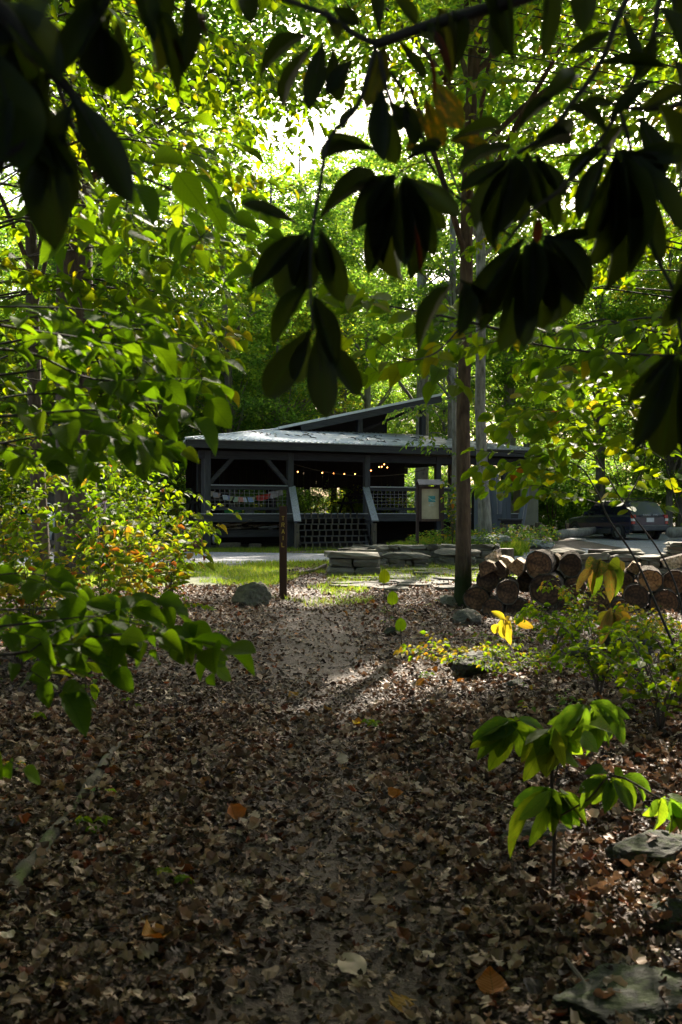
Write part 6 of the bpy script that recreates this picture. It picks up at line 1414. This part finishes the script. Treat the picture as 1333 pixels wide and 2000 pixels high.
addw(ms, 1085, 1545, d0-.03, [(975, 1660, 30), (1040, 1655, 34), (1085, 1600, 34), (1120, 1590, 26), (1000, 1570, 34), (1060, 1570, 34), (1095, 1615, 22), (1045, 1605, 38), (1110, 1545, 26)], ['magnolia'], .10)
addw(ms, 1195, 1515, d0-.08, [(1128, 1548, 30), (1150, 1500, 28), (1195, 1587, 36), (1240, 1585, 40), (1280, 1540, 30), (1175, 1545, 28), (1215, 1500, 26)], ['magnolia'], .10)
addw(ms, 1290, 1560, d0-.15, [(1262, 1600, 30), (1300, 1635, 40), (1335, 1600, 36), (1330, 1640, 34), (1350, 1570, 30)], ['magnolia'], .08)
for (cx_, cy_, n_, rx, ry) in [(1000, 1408, 9, 75, 75), (1080, 1430, 10, 60, 85), (1150, 1380, 10, 85, 85), (1075, 1545, 8, 80, 85), (1200, 1518, 8, 75, 70), (1295, 1560, 6, 50, 70)]:
    for i in range(n_):
        a_ = rnd.uniform(-.1, 3.2); addw(ms, cx_, cy_, d0+rnd.uniform(-.1, .1), [(cx_+rx*math.cos(a_), cy_+ry*(.25+.75*math.sin(a_)), rnd.uniform(24, 36))], ['magnolia'], .16)
ms.finish('stem')
# sassafras sprig and single sunlit seedlings
sp = Plant('seedling', onG(166, 1420), 'small seedling with two pale sunlit green leaves left of the path', 'seedling'); sp.branch([onG(166, 1420), P(168, 1340, 5.6), P(165, 1292, 5.4)], .003, 5, 'stem')
addw(sp, 160, 1290, 5.4, [(145, 1318, 20), (158, 1322, 22), (176, 1316, 20), (202, 1315, 18)], ['bright'], .03); addw(sp, 168, 1345, 5.6, [(190, 1372, 18), (196, 1352, 16), (150, 1340, 14)], ['bright'], .03); sp.finish('stem')
for (px, py, bx, by, lab) in [(750, 1128, 752, 1215, 'thin seedling with one sunlit heart shaped leaf near the flagstones'), (766, 1170, 772, 1225, 'thin seedling with one upright green leaf right of the path'), (782, 1222, 785, 1262, 'thin seedling with a round bright leaf at the path edge')]:
    b = onG(bx, by); d = b.y; q = Plant('seedling', b, lab, 'seedling'); q.branch([b, P((px+bx)/2, (py+by)/2, d), P(px, py+6, d)], .0045, 5, 'stem')
    q.leaf(P(px, py+12, d), P(px+2, py-14, d)-P(px, py+12, d), (0.1, -1, .3), 28/F*d, .8, 'round', 'bright'); q.leaf(P(px, py+12, d), (-.5, -.3, .3), (0, -.5, 1), 14/F*d, .7, 'round', 'bright'); q.finish('stem')

# ------------------------------------------------------------------ rhododendron in front of the lens
def rleaf(pl, bx, by, tx, ty, w, d, dd=None, mat='rhodo', kind='rhodo', tilt=.4):
    bx += rnd.uniform(-7, 7)+.06*(tx-bx); by += rnd.uniform(-12, 9)
    p0 = P(bx, by, d); p1 = P(tx, ty, d+(rnd.uniform(-.05, .05) if dd is None else dd)); v = p1-p0
    n = Vector((rnd.gauss(0, tilt*.7), -1, rnd.gauss(.15, tilt*.7))); L = v.length*1.05; w = w*rnd.uniform(.78, .96)
    pl.leaf(p0, v, n, L, (w*1.12/F*d)/L, kind, mat)
    pl.tw.tube([p0-pl.b, p0+v*.5-pl.b-Vector((0, -.001, 0))], .0011, 5, cap=False)
rh = Plant('rhododendron', (2.3, 1.5, Gz(2.3, 1.5)), 'dark rhododendron hanging over the right and centre, its big leaves near black against the light', 'shrub')
def stem(pl, l, d0, d1, r0, r1, n=8):
    c = curve(PX(l, d0, d1), 5); pl.branch(c, [r0+(r1-r0)*i/(len(c)-1) for i in range(len(c))], n)
D = 1.5
stem(rh, [(1900, 900), (1700, 200), (1400, -120), (1180, -60), (1010, 0), (850, 46), (735, 86)], 1.5, D, .014, .0075)
stem(rh, [(735, 86), (690, 65), (640, 30), (560, 0), (480, -30)], D, D, .0055, .003)
stem(rh, [(735, 90), (700, 205), (645, 268), (626, 360), (610, 460), (607, 560), (612, 645)], D, 1.42, .004, .002)
stem(rh, [(740, 100), (765, 200), (822, 260), (835, 312), (880, 372), (930, 410), (1000, 462)], D, 1.48, .0035, .0022)
stem(rh, [(1400, -120), (1310, -60), (1225, 0), (1175, 120), (1110, 212), (1070, 262), (1010, 300)], 1.5, 1.45, .006, .003)
stem(rh, [(1400, -120), (1330, -60), (1288, 0), (1275, 70), (1210, 212), (1160, 290), (1092, 372), (1040, 410), (985, 480)], 1.5, 1.4, .005, .0025)
stem(rh, [(1700, 200), (1400, 180), (1310, 210), (1210, 212)], 1.5, 1.45, .006, .003)
stem(rh, [(1210, 212), (1230, 280), (1270, 470), (1318, 575), (1335, 690)], 1.45, 1.4, .0035, .003)
stem(rh, [(835, 312), (790, 330), (775, 350)], 1.49, 1.49, .002, .0018); stem(rh, [(1160, 290), (1195, 290)], 1.45, 1.45, .002, .0018)
A_ = [(600, 450, 500, 548, 52), (600, 455, 548, 578, 60), (607, 458, 602, 562, 46), (620, 450, 668, 583, 50), (600, 440, 476, 396, 34), (622, 440, 738, 332, 34), (612, 450, 585, 560, 50), (625, 445, 645, 540, 40),
      (603, 565, 535, 655, 42), (612, 575, 655, 700, 50), (612, 642, 522, 772, 66), (616, 645, 637, 806, 58), (622, 645, 702, 768, 50), (606, 648, 580, 745, 50),
      (610, 70, 512, 124, 28), (615, 90, 545, 202, 32), (640, 92, 604, 205, 40), (652, 90, 662, 195, 48), (690, 110, 640, 180, 36), (742, 290, 622, 288, 24), (735, 180, 772, 318, 52), (760, 200, 790, 250, 40),
      (742, 180, 745, 300, 46), (700, 205, 665, 250, 26), (868, 284, 984, 240, 26), (775, 322, 864, 274, 22), (790, 190, 812, 280, 34), (870, 290, 810, 290, 26)]
for a in A_: rleaf(rh, *a, D-.03)
for a in [(780, 345, 698, 432, 54), (775, 350, 722, 520, 54), (778, 350, 765, 545, 56), (785, 350, 812, 532, 54), (790, 345, 845, 488, 50), (795, 345, 893, 415, 44), (770, 345, 742, 490, 52), (792, 350, 828, 470, 50), (785, 340, 868, 450, 42), (770, 340, 700, 390, 30), (783, 352, 790, 510, 50)]: rleaf(rh, *a, D+.02, tilt=.5)
for a in [(1010, 305, 902, 368, 34), (1010, 310, 925, 432, 42), (1012, 312, 958, 475, 46), (1018, 310, 1010, 430, 52), (1025, 308, 1062, 415, 46), (1035, 305, 1105, 378, 36), (1005, 300, 955, 280, 22), (1030, 300, 1120, 262, 24), (1010, 312, 980, 440, 50), (1028, 222, 1130, 134, 40), (1012, 262, 1075, 190, 26), (1035, 270, 1130, 250, 28), (1000, 290, 900, 320, 30), (1045, 300, 1090, 440, 36)]: rleaf(rh, *a, 1.46, tilt=.45)
for a in [(1030, 470, 912, 605, 44), (1028, 475, 940, 640, 40), (1030, 478, 985, 678, 56), (1035, 478, 1025, 668, 56), (1040, 475, 1062, 640, 54), (1045, 472, 1105, 628, 54), (1050, 468, 1155, 552, 44), (1048, 470, 1135, 592, 46), (1020, 472, 960, 610, 46), (1035, 475, 1085, 600, 50), (1060, 465, 1150, 455, 24), (1045, 478, 1040, 600, 54), (900, 560, 905, 640, 44), (885, 560, 815, 656, 36), (900, 545, 948, 620, 36)]: rleaf(rh, *a, 1.40, tilt=.4)
for a in [(1200, 295, 1148, 470, 46), (1200, 298, 1168, 512, 54), (1205, 300, 1208, 548, 56), (1210, 298, 1248, 500, 54), (1215, 295, 1292, 505, 52), (1220, 292, 1336, 440, 56), (1195, 292, 1130, 420, 40), (1212, 290, 1270, 420, 50), (1205, 295, 1185, 450, 54), (1190, 290, 1110, 350, 34), (1210, 290, 1300, 360, 40), (1228, 290, 1345, 300, 44)]: rleaf(rh, *a, 1.42, tilt=.45)
for a in [(1322, 690, 1232, 782, 32), (1325, 692, 1248, 862, 52), (1330, 695, 1290, 893, 68), (1335, 695, 1345, 880, 60), (1320, 690, 1262, 745, 24), (1340, 560, 1300, 640, 46), (1345, 480, 1320, 620, 50), (1345, 540, 1380, 700, 50)]: rleaf(rh, *a, 1.38, tilt=.35)
for a in [(1065, -30, 1068, 95, 42), (980, -60, 990, 78, 56), (1140, -50, 1140, 48, 52), (950, 20, 975, 108, 46), (1170, 132, 1290, 124, 24), (1280, 20, 1340, 100, 40), (1290, 60, 1250, 150, 34), (1240, 215, 1333, 170, 30), (1275, 200, 1340, 330, 50), (1250, 230, 1300, 330, 44), (1215, 215, 1140, 200, 24), (1270, 160, 1200, 220, 30), (1310, 120, 1360, 260, 50), (880, 30, 900, 110, 30), (760, 90, 720, 200, 44), (770, 90, 830, 150, 26), (800, 60, 870, 90, 26), (700, 60, 660, 20, 30), (820, 60, 780, 0, 30),
          (745, 60, 740, -40, 34), (740, 120, 790, 180, 40), (1300, -40, 1340, 60, 50), (1210, 40, 1250, 140, 30), (1190, 60, 1120, 100, 28), (860, 20, 880, 135, 40), (1330, 230, 1340, 360, 54), (1230, 240, 1180, 300, 30), (1110, 215, 1180, 240, 24), (600, 10, 560, -40, 30), (640, 30, 660, 70, 30)]: rleaf(rh, *a, D+.02 if a[0] < 1000 else 1.44, tilt=.45)
for a in [(832, 162, 900, 245, 52), (875, 268, 962, 302, 26), (835, 200, 860, 290, 46), (800, 215, 805, 285, 34)]: rleaf(rh, *a, D+.06, mat='rhodo_y')
for a in [(850, 52, 882, 142, 18), (842, 120, 852, 182, 9), (1046, 420, 1048, 480, 22), (815, 430, 824, 540, 12), (862, 130, 870, 175, 8)]: rleaf(rh, *a, D-.06, mat='dead', kind='lance')
rh.finish()
# left rhododendron, very close
rl = Plant('rhododendron', (-1.2, .9, Gz(-1.2, .9)), 'dark rhododendron at the upper left corner, very close and out of focus', 'shrub')
stem(rl, [(-900, 700), (-400, 100), (-100, -20), (0, 20), (62, 100), (105, 142), (150, 200), (165, 285)], .95, 1.05, .012, .005)
stem(rl, [(105, 142), (140, 90), (200, 0), (260, -80)], 1.03, 1.05, .006, .005); stem(rl, [(-400, 100), (-200, 300), (-60, 350), (20, 300), (80, 260)], .95, 1.0, .006, .003); stem(rl, [(200, 0), (300, -40), (420, -50), (500, -40)], 1.04, 1.1, .004, .003)
for a in [(130, 180, 250, 378, 74), (95, 285, 102, 466, 92), (-10, 110, 40, 312, 120), (70, 160, 88, 300, 84), (100, 140, 60, 250, 70), (190, 40, 205, 165, 96), (215, 30, 195, 180, 60), (235, 30, 242, 183, 62), (275, 15, 318, 142, 36), (300, 12, 348, 157, 38), (365, -10, 366, 124, 44), (480, -40, 490, 38, 44), (0, 10, 110, 130, 84), (240, -30, 118, 128, 60), (-30, 30, 60, 150, 100), (120, -60, 60, 60, 90), (200, -60, 190, 60, 80), (30, -50, 10, 60, 80),
          (0, 200, -10, 300, 90), (60, 250, 130, 330, 50), (110, 260, 140, 400, 56), (70, 280, 60, 400, 60), (330, -60, 320, 40, 50), (150, 200, 110, 300, 60), (-20, 80, 30, 60, 60), (260, -60, 300, 60, 50), (20, 90, 20, 250, 80)]: rleaf(rl, *a, 1.02, tilt=.3)
for a in [(395, 30, 402, 70, 10), (352, 80, 354, 122, 8)]: rleaf(rl, *a, 1.0, mat='dead', kind='lance')
rl.finish()
print('objects', len(bpy.data.objects))
